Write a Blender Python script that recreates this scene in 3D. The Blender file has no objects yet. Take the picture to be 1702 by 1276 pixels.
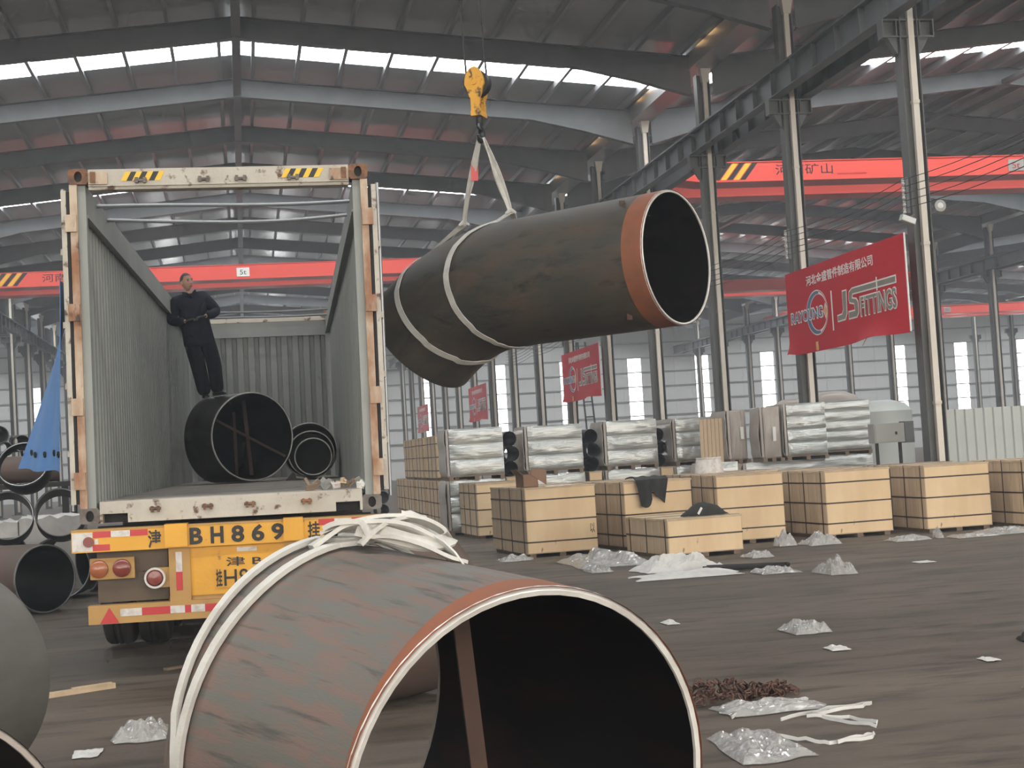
import bpy, math, random
from mathutils import Vector, Matrix, Euler, noise

scene = bpy.context.scene
COL = scene.collection
random.seed(7)

# ------------------------------------------------------------------ camera
CAM_H = 1.65
yaw, pitch, roll, FPX = 0.1795, 0.0461, 0.0602, 2480.07
Fv = Vector((math.sin(yaw) * math.cos(pitch), math.cos(yaw) * math.cos(pitch), math.sin(pitch)))
Rv = Vector((math.cos(yaw), -math.sin(yaw), 0))
Uv = Rv.cross(Fv)
Ri = Rv * math.cos(roll) - Uv * math.sin(roll)
Ui = Rv * math.sin(roll) + Uv * math.cos(roll)
cam = bpy.data.cameras.new('camera')
cam.sensor_fit = 'HORIZONTAL'
cam.sensor_width = 36.0
cam.lens = FPX / 1702 * 36.0
cam.clip_start, cam.clip_end = 0.05, 600
cam_o = bpy.data.objects.new('camera', cam)
COL.objects.link(cam_o)
cam_o.matrix_world = Matrix(((Ri.x, Ui.x, -Fv.x, 0), (Ri.y, Ui.y, -Fv.y, 0), (Ri.z, Ui.z, -Fv.z, CAM_H), (0, 0, 0, 1)))
scene.camera = cam_o

# ------------------------------------------------------------------ light and exposure
world = bpy.data.worlds.new('overcast_sky')
scene.world = world
world.use_nodes = True
bgn = world.node_tree.nodes['Background']
bgn.inputs[0].default_value = (1.0, 0.935, 0.845, 1)
bgn.inputs[1].default_value = 5.2
SKYLIGHT = 14.0           # glow of the translucent roof strips
WINDOW = 5.0              # glow of the daylit windows
HAZE = 0.0030             # dust in the air
scene.view_settings.view_transform = 'Standard'
scene.view_settings.look = 'None'
scene.view_settings.gamma = 1.0
scene.view_settings.use_curve_mapping = False
scene.view_settings.exposure = 0.15
scene.cycles.use_denoising = True
scene.cycles.use_adaptive_sampling = True
scene.cycles.adaptive_threshold = 0.06
scene.cycles.adaptive_min_samples = 12
scene.cycles.max_bounces = 4
scene.cycles.diffuse_bounces = 2
scene.cycles.glossy_bounces = 2
scene.cycles.transparent_max_bounces = 4
scene.cycles.volume_bounces = 0
scene.cycles.sample_clamp_indirect = 6.0
scene.cycles.caustics_reflective = False
scene.cycles.caustics_refractive = False

# ------------------------------------------------------------------ materials
MATS = {}
def mat(name, col, rough=0.6, metal=0.0, col2=None, nscale=3.0, stretch=(1, 1, 1), contrast=(0.35, 0.65),
        col3=None, n3=12.0, c3=(0.55, 0.7), bump=0.0, bscale=40.0, coords='Object', spec=0.5, rough2=None,
        emit=0.0, alpha=1.0, coat=0.0, detail=6.0, s3=None):
    if name in MATS:
        return MATS[name]
    m = bpy.data.materials.new(name)
    m.use_nodes = True
    nt = m.node_tree
    b = nt.nodes['Principled BSDF']
    L = nt.links.new
    b.inputs['Base Color'].default_value = (*col, 1)
    b.inputs['Roughness'].default_value = rough
    b.inputs['Metallic'].default_value = metal
    b.inputs['Specular IOR Level'].default_value = spec
    b.inputs['Coat Weight'].default_value = coat
    b.inputs['Alpha'].default_value = alpha
    if emit:
        b.inputs['Emission Color'].default_value = (*col, 1)
        b.inputs['Emission Strength'].default_value = emit
    if col2 or col3 or bump:
        tc = nt.nodes.new('ShaderNodeTexCoord')
        def ramped(scale, st, con, det):
            mp = nt.nodes.new('ShaderNodeMapping')
            mp.inputs['Scale'].default_value = st
            L(tc.outputs[coords], mp.inputs['Vector'])
            n = nt.nodes.new('ShaderNodeTexNoise')
            n.inputs['Scale'].default_value = scale
            n.inputs['Detail'].default_value = det
            n.inputs['Roughness'].default_value = 0.6
            L(mp.outputs[0], n.inputs['Vector'])
            r = nt.nodes.new('ShaderNodeValToRGB')
            r.color_ramp.elements[0].position, r.color_ramp.elements[1].position = con
            r.color_ramp.elements[0].color = (0, 0, 0, 1)
            r.color_ramp.elements[1].color = (1, 1, 1, 1)
            L(n.outputs['Fac'], r.inputs[0])
            return r.outputs[0], n.outputs['Fac']
        cur = None
        if col2:
            fac, _ = ramped(nscale, stretch, contrast, detail)
            mx = nt.nodes.new('ShaderNodeMix'); mx.data_type = 'RGBA'
            mx.inputs[6].default_value = (*col, 1); mx.inputs[7].default_value = (*col2, 1)
            L(fac, mx.inputs[0]); cur = mx.outputs[2]
            if rough2 is not None:
                mr = nt.nodes.new('ShaderNodeMix'); mr.data_type = 'FLOAT'
                mr.inputs[2].default_value = rough; mr.inputs[3].default_value = rough2
                L(fac, mr.inputs[0]); L(mr.outputs[0], b.inputs['Roughness'])
        if col3:
            fac, _ = ramped(n3, s3 or stretch, c3, detail)
            mx = nt.nodes.new('ShaderNodeMix'); mx.data_type = 'RGBA'
            mx.inputs[7].default_value = (*col3, 1)
            if cur: L(cur, mx.inputs[6])
            else: mx.inputs[6].default_value = (*col, 1)
            L(fac, mx.inputs[0]); cur = mx.outputs[2]
        if cur:
            L(cur, b.inputs['Base Color'])
        if bump:
            _, n = ramped(bscale, stretch, (0, 1), 4.0)
            bp = nt.nodes.new('ShaderNodeBump')
            bp.inputs['Strength'].default_value = bump
            bp.inputs['Distance'].default_value = 0.02
            L(n, bp.inputs['Height']); L(bp.outputs[0], b.inputs['Normal'])
    MATS[name] = m
    return m

M_floor = mat('trodden_concrete', (0.086, 0.066, 0.048), 0.65, 0, (0.172, 0.136, 0.102), 0.22, (0.8, 2.8, 1), (0.36, 0.66),
              (0.056, 0.043, 0.031), 1.6, (0.50, 0.68), 0.5, 18, spec=0.35, rough2=0.75, s3=(0.6, 2.2, 1))
M_roof = mat('roof_lining', (0.42, 0.455, 0.47), 0.22, 0.16, (0.48, 0.515, 0.53), 0.5, (1, 0.3, 1), bump=0.18, bscale=1.1, spec=0.5)
M_frame = mat('grey_frame_paint', (0.105, 0.112, 0.118), 0.5, 0.1, (0.13, 0.137, 0.142), 2.0)
M_purlin = mat('galvanised_steel', (0.36, 0.37, 0.38), 0.38, 0.7)
M_column = mat('column_paint', (0.085, 0.088, 0.085), 0.5, 0.1, (0.12, 0.122, 0.118), 1.6, (1, 1, 0.3))
M_pipe_white = mat('downpipe_white', (0.76, 0.70, 0.60), 0.5, 0, (0.60, 0.53, 0.44), 1.4, (1, 1, 0.25), (0.5, 0.8))
M_wall = mat('wall_sheet', (0.86, 0.87, 0.86), 0.55, 0.0, (0.90, 0.90, 0.89), 0.3)
M_girt = mat('girt_steel', (0.36, 0.37, 0.37), 0.6, 0.2)
M_window = mat('daylit_pane', (1.0, 1.0, 1.0), 0.4, emit=WINDOW)
M_skylight = mat('translucent_roof_strip', (0.96, 0.99, 1.0), 0.5, emit=SKYLIGHT)
M_window.cycles.emission_sampling = 'FRONT'; M_skylight.cycles.emission_sampling = 'FRONT'
M_red = mat('crane_red', (0.86, 0.085, 0.062), 0.42, 0, (0.80, 0.08, 0.058), 0.6, spec=0.5)
M_yellow = mat('safety_yellow', (0.86, 0.52, 0.03), 0.45)
M_black = mat('black_paint', (0.012, 0.012, 0.012), 0.5)
M_banner = mat('banner_cloth', (0.60, 0.006, 0.022), 0.6, 0, (0.54, 0.005, 0.018), 0.8, spec=0.2)
M_white = mat('white_print', (0.86, 0.84, 0.80), 0.55)
M_logo_grey = mat('logo_grey', (0.235, 0.215, 0.17), 0.5)
M_logo_blue = mat('logo_blue', (0.06, 0.14, 0.27), 0.5)
M_gold = mat('banner_gold', (0.80, 0.42, 0.10), 0.5)
M_cont_in = mat('container_grey', (0.265, 0.28, 0.262), 0.6, 0, (0.335, 0.345, 0.32), 1.6, (1, 1, 0.35), (0.35, 0.7),
                (0.115, 0.10, 0.085), 5.0, (0.68, 0.76), 0.15, 30, s3=(1, 1, 0.5))
M_cont_white = mat('container_cream_worn', (0.53, 0.49, 0.415), 0.6, 0, (0.42, 0.375, 0.31), 2.4, (1, 1, 1), (0.45, 0.7),
                   (0.12, 0.06, 0.035), 9.0, (0.58, 0.67), 0.2, 30)
M_cont_post = mat('container_post_rust', (0.58, 0.47, 0.35), 0.65, 0, (0.30, 0.135, 0.065), 3.0, (1, 1, 0.5), (0.40, 0.62),
                  (0.07, 0.04, 0.03), 9.0, (0.60, 0.70), 0.2, 30)
M_rust = mat('rusted_casting', (0.30, 0.14, 0.07), 0.8, 0.1, (0.115, 0.07, 0.05), 9.0, bump=0.3, bscale=60)
M_cast_grey = mat('weathered_casting', (0.21, 0.19, 0.17), 0.75, 0.1, (0.11, 0.085, 0.07), 9.0, bump=0.3, bscale=60)
M_deck = mat('container_deck', (0.23, 0.195, 0.16), 0.7, 0, (0.31, 0.28, 0.245), 2.5, (1, 0.3, 1), (0.4, 0.7), bump=0.15, bscale=50)
M_gasket = mat('black_rubber', (0.012, 0.012, 0.012), 0.7)
M_trailer = mat('trailer_yellow', (0.80, 0.40, 0.035), 0.5, 0, (0.70, 0.335, 0.03), 3.0, (1, 1, 1), (0.4, 0.7),
                (0.17, 0.09, 0.045), 12.0, (0.64, 0.72), 0.1, 40)
M_trailer_dull = mat('trailer_yellow_dusty', (0.50, 0.285, 0.085), 0.6, 0, (0.40, 0.23, 0.085), 3.0, (1, 1, 1), (0.4, 0.7))
M_mud = mat('mud_panel', (0.135, 0.095, 0.06), 0.65, 0, (0.09, 0.065, 0.045), 3.0)
M_chassis = mat('chassis_dark', (0.03, 0.027, 0.024), 0.7)
M_refl_red = mat('reflector_red', (0.55, 0.03, 0.035), 0.4, coat=0.3)
M_refl_white = mat('reflector_white', (0.70, 0.66, 0.62), 0.4, 0, (0.52, 0.45, 0.40), 14.0, (1, 1, 1), (0.45, 0.65), coat=0.3)
M_lamp_red = mat('lamp_lens_red', (0.26, 0.045, 0.035), 0.25, 0, (0.20, 0.05, 0.04), 40.0, coat=0.4)
M_lamp_orange = mat('lamp_lens_orange', (0.38, 0.12, 0.05), 0.25, coat=0.4)
M_tyre = mat('tyre_rubber', (0.016, 0.015, 0.014), 0.8, 0, (0.03, 0.027, 0.024), 6.0)
M_wood = mat('crate_plywood', (0.92, 0.70, 0.43), 0.65, 0, (0.83, 0.60, 0.35), 2.6, (1, 1, 0.22), (0.4, 0.65),
             (0.33, 0.20, 0.10), 7.0, (0.66, 0.74), 0.1, 40, s3=(1, 1, 0.35))
M_wood_side = mat('crate_boards', (0.70, 0.54, 0.36), 0.7, 0, (0.57, 0.42, 0.27), 3.0, (1.6, 1.6, 0.2), (0.35, 0.6), bump=0.1, bscale=40)
M_wood_old = mat('old_timber', (0.28, 0.20, 0.14), 0.8, 0, (0.19, 0.135, 0.095), 5.0, (1, 1, 1))
M_strap = mat('steel_strapping', (0.055, 0.035, 0.024), 0.5, 0.4)
M_wrap = mat('stretch_wrap', (0.46, 0.49, 0.47), 0.14, 0.35, (0.70, 0.71, 0.68), 2.2, (0.6, 0.6, 5.0), (0.35, 0.65),
             bump=0.9, bscale=4.0, spec=0.8, coat=0.6)
M_wrap_end = mat('wrap_end_board', (0.40, 0.345, 0.295), 0.5, 0, (0.48, 0.43, 0.385), 3.0, coat=0.2)
M_wrap_clear = mat('crumpled_film', (0.62, 0.60, 0.57), 0.18, 0, (0.85, 0.84, 0.82), 22.0, (1, 1, 1), (0.5, 0.66), spec=0.9, alpha=0.5, coat=0.8, bump=0.6, bscale=45)
M_bag_white = mat('white_woven_sack', (0.74, 0.73, 0.70), 0.5, 0, (0.62, 0.60, 0.57), 6.0)
M_sling = mat('white_webbing', (0.64, 0.62, 0.575), 0.7, 0, (0.50, 0.475, 0.43), 6.0, (1, 1, 1), (0.45, 0.7), bump=0.15, bscale=120)
M_tag = mat('red_sling_tag', (0.62, 0.10, 0.09), 0.6)
M_hook_y = mat('hook_block_yellow', (0.80, 0.40, 0.025), 0.42, 0, (0.70, 0.34, 0.03), 4.0, (1, 1, 1), (0.4, 0.7), (0.08, 0.04, 0.02), 9.0, (0.55, 0.62))
M_hook_b = mat('hook_dark_steel', (0.03, 0.032, 0.034), 0.4, 0.5)
M_rope = mat('wire_rope', (0.05, 0.05, 0.05), 0.6, 0.5)
M_tarp = mat('blue_tarpaulin', (0.075, 0.23, 0.56), 0.5, 0, (0.11, 0.29, 0.62), 2.5, (1, 1, 0.3), (0.4, 0.7))
M_fence = mat('profiled_sheet_pale', (0.50, 0.53, 0.50), 0.55, 0.1, (0.56, 0.58, 0.55), 1.0)
M_cabinet = mat('cabinet_grey', (0.36, 0.365, 0.34), 0.5, 0.1)
M_card = mat('brown_cardboard', (0.29, 0.165, 0.10), 0.7, 0, (0.25, 0.14, 0.085), 4.0)
M_coat_dark = mat('black_cloth', (0.020, 0.021, 0.020), 0.85, 0, (0.032, 0.033, 0.031), 9.0)
M_navy = mat('navy_workwear', (0.009, 0.011, 0.022), 0.85, 0, (0.014, 0.016, 0.030), 8.0, spec=0.2)
M_navy_trousers = mat('dark_trousers', (0.008, 0.009, 0.016), 0.85, 0, (0.012, 0.013, 0.021), 8.0, spec=0.2)
M_skin = mat('skin', (0.36, 0.20, 0.14), 0.55)
M_hair = mat('black_hair', (0.012, 0.010, 0.009), 0.6)
M_glove = mat('work_gloves', (0.045, 0.040, 0.036), 0.8)
M_shoe = mat('black_shoes', (0.012, 0.012, 0.012), 0.4)
# pipe steels (UV: u along the axis, v around)
M_st_fg = mat('mill_scale_streaked', (0.150, 0.146, 0.128), 0.55, 0.2, (0.205, 0.143, 0.120), 3.2, (1.3, 7.0, 1), (0.45, 0.58),
              (0.095, 0.092, 0.082), 2.4, (0.56, 0.66), 0.10, 22, coords='UV', rough2=0.7, detail=11.0, s3=(1.0, 9.0, 1))
M_st_dark = mat('mill_scale_dark', (0.058, 0.056, 0.047), 0.6, 0.15, (0.095, 0.068, 0.048), 1.7, (1.0, 2.6, 1), (0.42, 0.66),
                (0.030, 0.032, 0.030), 2.6, (0.55, 0.68), 0.08, 22, coords='UV', rough2=0.7)
M_st_black = mat('black_steel', (0.015, 0.0145, 0.014), 0.45, 0.2, (0.026, 0.022, 0.020), 3.0, (1, 2, 1), coords='UV')
M_st_brown = mat('rusty_brown_steel', (0.135, 0.088, 0.068), 0.6, 0.15, (0.115, 0.095, 0.08), 3.0, (1, 3, 1), (0.4, 0.7), coords='UV', bump=0.08, bscale=22)
M_st_grey = mat('dull_grey_steel', (0.150, 0.142, 0.126), 0.6, 0.1, (0.125, 0.115, 0.102), 2.0, (1, 3, 1), coords='UV', bump=0.08, bscale=22)
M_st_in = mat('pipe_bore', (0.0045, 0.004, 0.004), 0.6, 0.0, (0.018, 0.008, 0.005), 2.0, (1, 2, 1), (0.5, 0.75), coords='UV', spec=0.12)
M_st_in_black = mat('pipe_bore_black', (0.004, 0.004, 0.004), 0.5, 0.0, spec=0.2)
M_band = mat('heat_band_rust', (0.30, 0.098, 0.045), 0.7, 0.05, (0.21, 0.082, 0.043), 5.0, (1, 1, 1), (0.35, 0.7), coords='UV')
M_bright = mat('machined_bevel', (0.84, 0.82, 0.77), 0.4, 0.25, (0.66, 0.63, 0.58), 8.0)
M_brace = mat('brace_bar_rust', (0.085, 0.044, 0.029), 0.75, 0.1, (0.06, 0.033, 0.023), 6.0)
M_chain = mat('rusty_chain', (0.19, 0.085, 0.055), 0.6, 0.3, (0.06, 0.045, 0.04), 14.0)
M_ceramic = mat('insulator_ceramic', (0.55, 0.53, 0.50), 0.3)
M_lampglass = mat('lamp_lens_clear', (0.75, 0.76, 0.74), 0.15, coat=0.5)
M_gap = mat('daylight_gap', (1.0, 0.60, 0.25), 0.5, emit=3.0)
M_ladder = mat('ladder_dark', (0.05, 0.052, 0.055), 0.5, 0.3)

# ------------------------------------------------------------------ mesh builder
V = Vector
def vv(p): return p if isinstance(p, Vector) else Vector(p)
def ortho(d):
    d = d.normalized()
    a = V((0, 0, 1)) if abs(d.z) < 0.9 else V((1, 0, 0))
    s = d.cross(a).normalized()
    return s, s.cross(d).normalized()
def frames(path):
    n = len(path); T = []
    for i in range(n):
        a = path[max(0, i - 1)]; b = path[min(n - 1, i + 1)]
        T.append((b - a).normalized())
    s, u = ortho(T[0]); out = [(s, u)]
    for i in range(1, n):
        q = T[i - 1].rotation_difference(T[i])
        s = q @ s; u = q @ u
        s = (s - T[i] * s.dot(T[i])).normalized(); u = s.cross(T[i]).normalized()
        out.append((s, u))
    return T, out

class MB:
    def __init__(self):
        self.v, self.f, self.m, self.s, self.uv = [], [], [], [], []
    def add(self, vs, fs, m=0, sm=False, uv=None):
        o = len(self.v)
        self.v += [tuple(p) for p in vs]
        for k, f in enumerate(fs):
            self.f.append(tuple(i + o for i in f)); self.m.append(m); self.s.append(sm)
            self.uv.append(uv[k] if uv else None)
        return self
    def hexa(self, p, m=0):
        return self.add(p, [(0, 3, 2, 1), (4, 5, 6, 7), (0, 1, 5, 4), (1, 2, 6, 5), (2, 3, 7, 6), (3, 0, 4, 7)], m)
    def box(self, x0, x1, y0, y1, z0, z1, m=0):
        return self.hexa([(x0, y0, z0), (x1, y0, z0), (x1, y1, z0), (x0, y1, z0),
                          (x0, y0, z1), (x1, y0, z1), (x1, y1, z1), (x0, y1, z1)], m)
    def bar(self, a, b, w, h, up=(0, 0, 1), m=0):
        a, b = vv(a), vv(b); d = (b - a).normalized(); up = vv(up)
        s = d.cross(up)
        s = s.normalized() if s.length > 1e-4 else ortho(d)[0]
        u = s.cross(d).normalized()
        s = s * (w / 2); u = u * (h / 2)
        return self.hexa([a - s - u, a + s - u, a + s + u, a - s + u, b - s - u, b + s - u, b + s + u, b - s + u], m)
    def tube(self, path, r, n=10, caps=True, m=0, closed=False, sm=True):
        path = [vv(p) for p in path]
        if closed:
            path = path + [path[0]]
        T, fr = frames(path)
        k = len(path); rs = r if isinstance(r, (list, tuple)) else [r] * k
        vs = []
        for i, p in enumerate(path):
            s, u = fr[i]
            for j in range(n):
                t = 2 * math.pi * j / n
                vs.append(p + (s * math.cos(t) + u * math.sin(t)) * rs[i])
        fs = []
        for i in range(k - 1):
            for j in range(n):
                a = i * n + j; b = i * n + (j + 1) % n
                fs.append((a, a + n, b + n, b))
        self.add(vs, fs, m, sm)
        if caps and not closed:
            self.add([vs[j] for j in range(n)], [tuple(range(n))], m)
            self.add([vs[(k - 1) * n + j] for j in range(n)], [tuple(reversed(range(n)))], m)
        return self
    def cyl(self, a, b, r, n=12, m=0, r2=None, caps=True):
        return self.tube([a, b], [r, r if r2 is None else r2], n, caps, m)
    def ribbon(self, path, sides, w, t, m=0, normals=None):
        """flat strap: sides = direction across the strap at each point"""
        path = [vv(p) for p in path]; k = len(path); vs = []
        for i, p in enumerate(path):
            a = path[max(0, i - 1)]; b = path[min(k - 1, i + 1)]
            d = (b - a).normalized()
            s = vv(sides[i] if isinstance(sides, list) else sides)
            s = (s - d * s.dot(d)).normalized(); nn = s.cross(d).normalized()
            ww = w[i] if isinstance(w, (list, tuple)) else w
            for cs, cn in ((-1, -1), (1, -1), (1, 1), (-1, 1)):
                vs.append(p + s * (cs * ww / 2) + nn * (cn * t / 2))
        fs = []
        for i in range(k - 1):
            for j in range(4):
                a = i * 4 + j; b = i * 4 + (j + 1) % 4
                fs.append((a, b, b + 4, a + 4))
        fs += [(3, 2, 1, 0), (k * 4 - 4, k * 4 - 3, k * 4 - 2, k * 4 - 1)]
        return self.add(vs, fs, m)
    def lathe(self, prof, n=24, origin=(0, 0, 0), axis=None, m=0, sm=True):
        o = vv(origin); q = Matrix.Identity(3)
        if axis is not None:
            q = V((0, 0, 1)).rotation_difference(vv(axis)).to_matrix()
        vs = []
        for r, z in prof:
            for j in range(n):
                t = 2 * math.pi * j / n
                vs.append(o + q @ V((r * math.cos(t), r * math.sin(t), z)))
        fs = []
        for i in range(len(prof) - 1):
            for j in range(n):
                a = i * n + j; b = i * n + (j + 1) % n
                fs.append((a, b, b + n, a + n))
        return self.add(vs, fs, m, sm)
    def sheet(self, pts, t, m=0, sm=True):
        """thick sheet from a grid pts[i][j]"""
        R, C = len(pts), len(pts[0]); P = [[vv(p) for p in r] for r in pts]
        top, bot = [], []
        for i in range(R):
            for j in range(C):
                du = P[min(R - 1, i + 1)][j] - P[max(0, i - 1)][j]
                dv = P[i][min(C - 1, j + 1)] - P[i][max(0, j - 1)]
                nn = du.cross(dv); nn = nn.normalized() if nn.length > 1e-9 else V((0, 0, 1))
                top.append(P[i][j] + nn * t / 2); bot.append(P[i][j] - nn * t / 2)
        N = R * C; fs = []
        for i in range(R - 1):
            for j in range(C - 1):
                a = i * C + j
                fs.append((a, a + C, a + C + 1, a + 1)); fs.append((N + a, N + a + 1, N + a + C + 1, N + a + C))
        rim = [(0, j) for j in range(C)] + [(i, C - 1) for i in range(1, R)] + [(R - 1, j) for j in range(C - 2, -1, -1)] + [(i, 0) for i in range(R - 2, 0, -1)]
        for q in range(len(rim)):
            a = rim[q][0] * C + rim[q][1]; b2 = rim[(q + 1) % len(rim)]; b = b2[0] * C + b2[1]
            fs.append((a, b, N + b, N + a))
        return self.add(top + bot, fs, m, sm)
    def mesh(self, name, mats, origin=(0, 0, 0)):
        o = vv(origin)
        me = bpy.data.meshes.new(name)
        me.from_pydata([(p[0] - o.x, p[1] - o.y, p[2] - o.z) for p in self.v], [], self.f)
        for mm in (mats if isinstance(mats, (list, tuple)) else [mats]):
            me.materials.append(mm)
        me.polygons.foreach_set('material_index', self.m)
        me.polygons.foreach_set('use_smooth', self.s)
        if any(u is not None for u in self.uv):
            uvl = me.uv_layers.new(name='UVMap')
            flat = []
            for f, u in zip(self.f, self.uv):
                for k in range(len(f)):
                    flat += list(u[k]) if u else [0.0, 0.0]
            uvl.data.foreach_set('uv', flat)
        me.update()
        if any(self.s):
            me.set_sharp_from_angle(angle=math.radians(40))
        return me
    def build(self, name, mats, parent=None, origin=(0, 0, 0)):
        return link(name, self.mesh(name, mats, origin), parent)

def link(name, me, parent=None, loc=None, rot=None):
    o = bpy.data.objects.new(name, me)
    COL.objects.link(o)
    if parent: o.parent = parent
    if loc is not None: o.location = loc
    if rot is not None: o.rotation_euler = rot
    return o
def thing(name, label, cat, loc=(0, 0, 0), rot=(0, 0, 0), group=None):
    o = bpy.data.objects.new(name, None)
    o.empty_display_size = 0.2
    COL.objects.link(o)
    o.location = loc; o.rotation_euler = rot
    o['label'] = label; o['category'] = cat
    if group: o['group'] = group
    return o
def tag(o, label, cat, group=None):
    o['label'] = label; o['category'] = cat
    if group: o['group'] = group
    return o
def struct(o, label=None):
    o['kind'] = 'structure'
    if label: o['label'] = label
    return o
def clone(root, label, loc=None, rot=None):
    r = root.copy(); COL.objects.link(r); r['label'] = label
    if loc is not None: r.location = loc
    if rot is not None: r.rotation_euler = rot
    for ch in list(root.children):
        c = ch.copy(); COL.objects.link(c); c.parent = r
        for g in list(ch.children):
            d = g.copy(); COL.objects.link(d); d.parent = c
    return r
def text_mesh(s, size=1.0, extrude=0.0, align='LEFT', sx=1.0, offset=0.0, shear=0.0):
    c = bpy.data.curves.new('lettering', 'FONT')
    c.body = s; c.size = size; c.extrude = extrude; c.align_x = align; c.offset = offset; c.shear = shear
    c.resolution_u = 3
    o = bpy.data.objects.new('lettering', c)
    COL.objects.link(o)
    dg = bpy.context.evaluated_depsgraph_get(); dg.update()
    me = bpy.data.meshes.new_from_object(o.evaluated_get(dg))
    bpy.data.objects.remove(o); bpy.data.curves.remove(c)
    if sx != 1.0:
        for v in me.vertices: v.co.x *= sx
    return me
def fit_text(me, x0, x1, y0, y1):
    """scale a text mesh into a rectangle of its own xy plane"""
    xs = [v.co.x for v in me.vertices]; ys = [v.co.y for v in me.vertices]
    if not xs: return me
    ax, bx, ay, by = min(xs), max(xs), min(ys), max(ys)
    for v in me.vertices:
        v.co.x = x0 + (v.co.x - ax) / max(1e-6, bx - ax) * (x1 - x0)
        v.co.y = y0 + (v.co.y - ay) / max(1e-6, by - ay) * (y1 - y0)
    return me
def put_text(me, name, m, parent, M):
    """place a text mesh with a 4x4 matrix (columns: text x, text y, normal, origin)"""
    me.transform(M)
    me.materials.clear(); me.materials.append(m)
    me.update()
    return link(name, me, parent)
def basis(ex, ey, o):
    ex, ey, o = vv(ex), vv(ey), vv(o); ez = ex.cross(ey)
    return Matrix(((ex.x, ey.x, ez.x, o.x), (ex.y, ey.y, ez.y, o.y), (ex.z, ey.z, ez.z, o.z), (0, 0, 0, 1)))
ORD = ['first', 'second', 'third', 'fourth', 'fifth', 'sixth', 'seventh', 'eighth', 'ninth', 'tenth', 'eleventh', 'twelfth',
       'thirteenth', 'fourteenth', 'fifteenth', 'sixteenth', 'seventeenth', 'eighteenth']
# ================================================================== the hall
RIDGE, HALF, SLOPE, ZR = 0.31, 12.0, 0.0976, 13.10
BAYS = [RIDGE - 24, RIDGE, RIDGE + 24, RIDGE + 48, RIDGE + 72]
FRAMES = [25.29 + 6 * n for n in range(-3, 16)]
Y_NEAR, Y_END = -27.0, 121.3
STRIPS = [-13.25, 4.75, 22.75, 40.75, 58.75, 76.75, 94.75, 112.75]
SW = 0.66

fl = MB().box(-37, 86, -60, 123, -0.3, 0.0).build('floor', M_floor)
struct(fl, 'dark dusty concrete factory floor')

roof = MB()
cuts = [Y_NEAR] + [y + s * SW for y in STRIPS for s in (-1, 1)] + [Y_END + 0.4]
for rx in BAYS:
    for sg in (-1, 1):
        for a, b in zip(cuts[0::2], cuts[1::2]):
            x0, x1 = rx, rx + sg * HALF
            z0, z1 = ZR, ZR - SLOPE * HALF
            roof.hexa([(x0, a, z0), (x1, a, z1), (x1, b, z1), (x0, b, z0), (x0, a, z0 + .08), (x1, a, z1 + .08), (x1, b, z1 + .08), (x0, b, z0 + .08)])
ceiling = struct(roof.build('ceiling', M_roof), 'grey lined pitched steel roof seen from below')
for sg in (-1, 1):
    zz = -SLOPE * HALF
    q = [(0, -SW, 0), (sg * HALF, -SW, zz), (sg * HALF, SW, zz), (0, SW, 0)]
    top = [(x, y, z + .03) for x, y, z in q]
    me = MB().add(q, [(0, 3, 2, 1) if sg > 0 else (0, 1, 2, 3)], 0).add(top, [(0, 1, 2, 3) if sg > 0 else (0, 3, 2, 1)], 1).mesh('skylight', [M_skylight, M_wall])
    for rx in BAYS:
        for y in STRIPS:
            link('skylight', me, ceiling, (rx, y, ZR + .01))
pm = MB().box(-.035, .035, Y_NEAR, Y_END, -.19, -.01).box(-.035, .06, Y_NEAR, Y_END, -.20, -.18).mesh('purlin', M_purlin)
for rx in BAYS:
    for sg in (-1, 1):
        for i in range(10):
            x = 0.45 + 1.22 * i
            link('purlin', pm, ceiling, (rx + sg * x, 0, ZR - SLOPE * x))
ra = MB()
for sg in (-1, 1):
    xs = [0, 3, 6, 8.6, 10.2, 11.7]
    extra = [0, 0, 0, 0.0, 0.22, 0.50]
    for a in range(len(xs) - 1):
        pa, pb = xs[a], xs[a + 1]
        ta, tb = 12.90 - SLOPE * pa, 12.90 - SLOPE * pb
        ba, bb = 12.36 - SLOPE * pa - extra[a], 12.36 - SLOPE * pb - extra[a + 1]
        for (w, lo_a, hi_a, lo_b, hi_b) in ((.12, ta - .02, ta, tb - .02, tb), (.01, ba, ta, bb, tb), (.12, ba, ba + .025, bb, bb + .025)):
            q = [(sg * pa, -w, lo_a), (sg * pb, -w, lo_b), (sg * pb, w, lo_b), (sg * pa, w, lo_a),
                 (sg * pa, -w, hi_a), (sg * pb, -w, hi_b), (sg * pb, w, hi_b), (sg * pa, w, hi_a)]
            ra.hexa(q)
rme = ra.mesh('rafter', M_frame)
for rx in BAYS:
    for y in FRAMES:
        link('rafter', rme, ceiling, (rx, y, 0))
tie = MB().box(-.11, .11, 6, Y_END, 12.38, 12.52).mesh('ridge_tie', M_frame)
gut = MB().box(-.30, .30, Y_NEAR, Y_END, 11.42, 11.45).box(-.32, -.30, Y_NEAR, Y_END, 11.42, 11.85).box(.30, .32, Y_NEAR, Y_END, 11.42, 11.85).mesh('valley_gutter', M_purlin)
for rx in BAYS:
    link('ridge_tie', tie, ceiling, (rx, 0, 0))
for rx in BAYS[:-1]:
    link('valley_gutter', gut, ceiling, (rx + HALF, 0, 0))
gp = MB().box(-.045, .045, 0, .55, 0, .01).mesh('roof_gap', M_gap)
for y in FRAMES[4:9]:
    for dx, dy in ((-.42, -1.1), (-.42, -2.1), (-.40, -3.6)):
        link('roof_gap', gp, ceiling, (RIDGE + HALF + dx, y + dy, 11.93 + .02 - .05))

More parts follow.
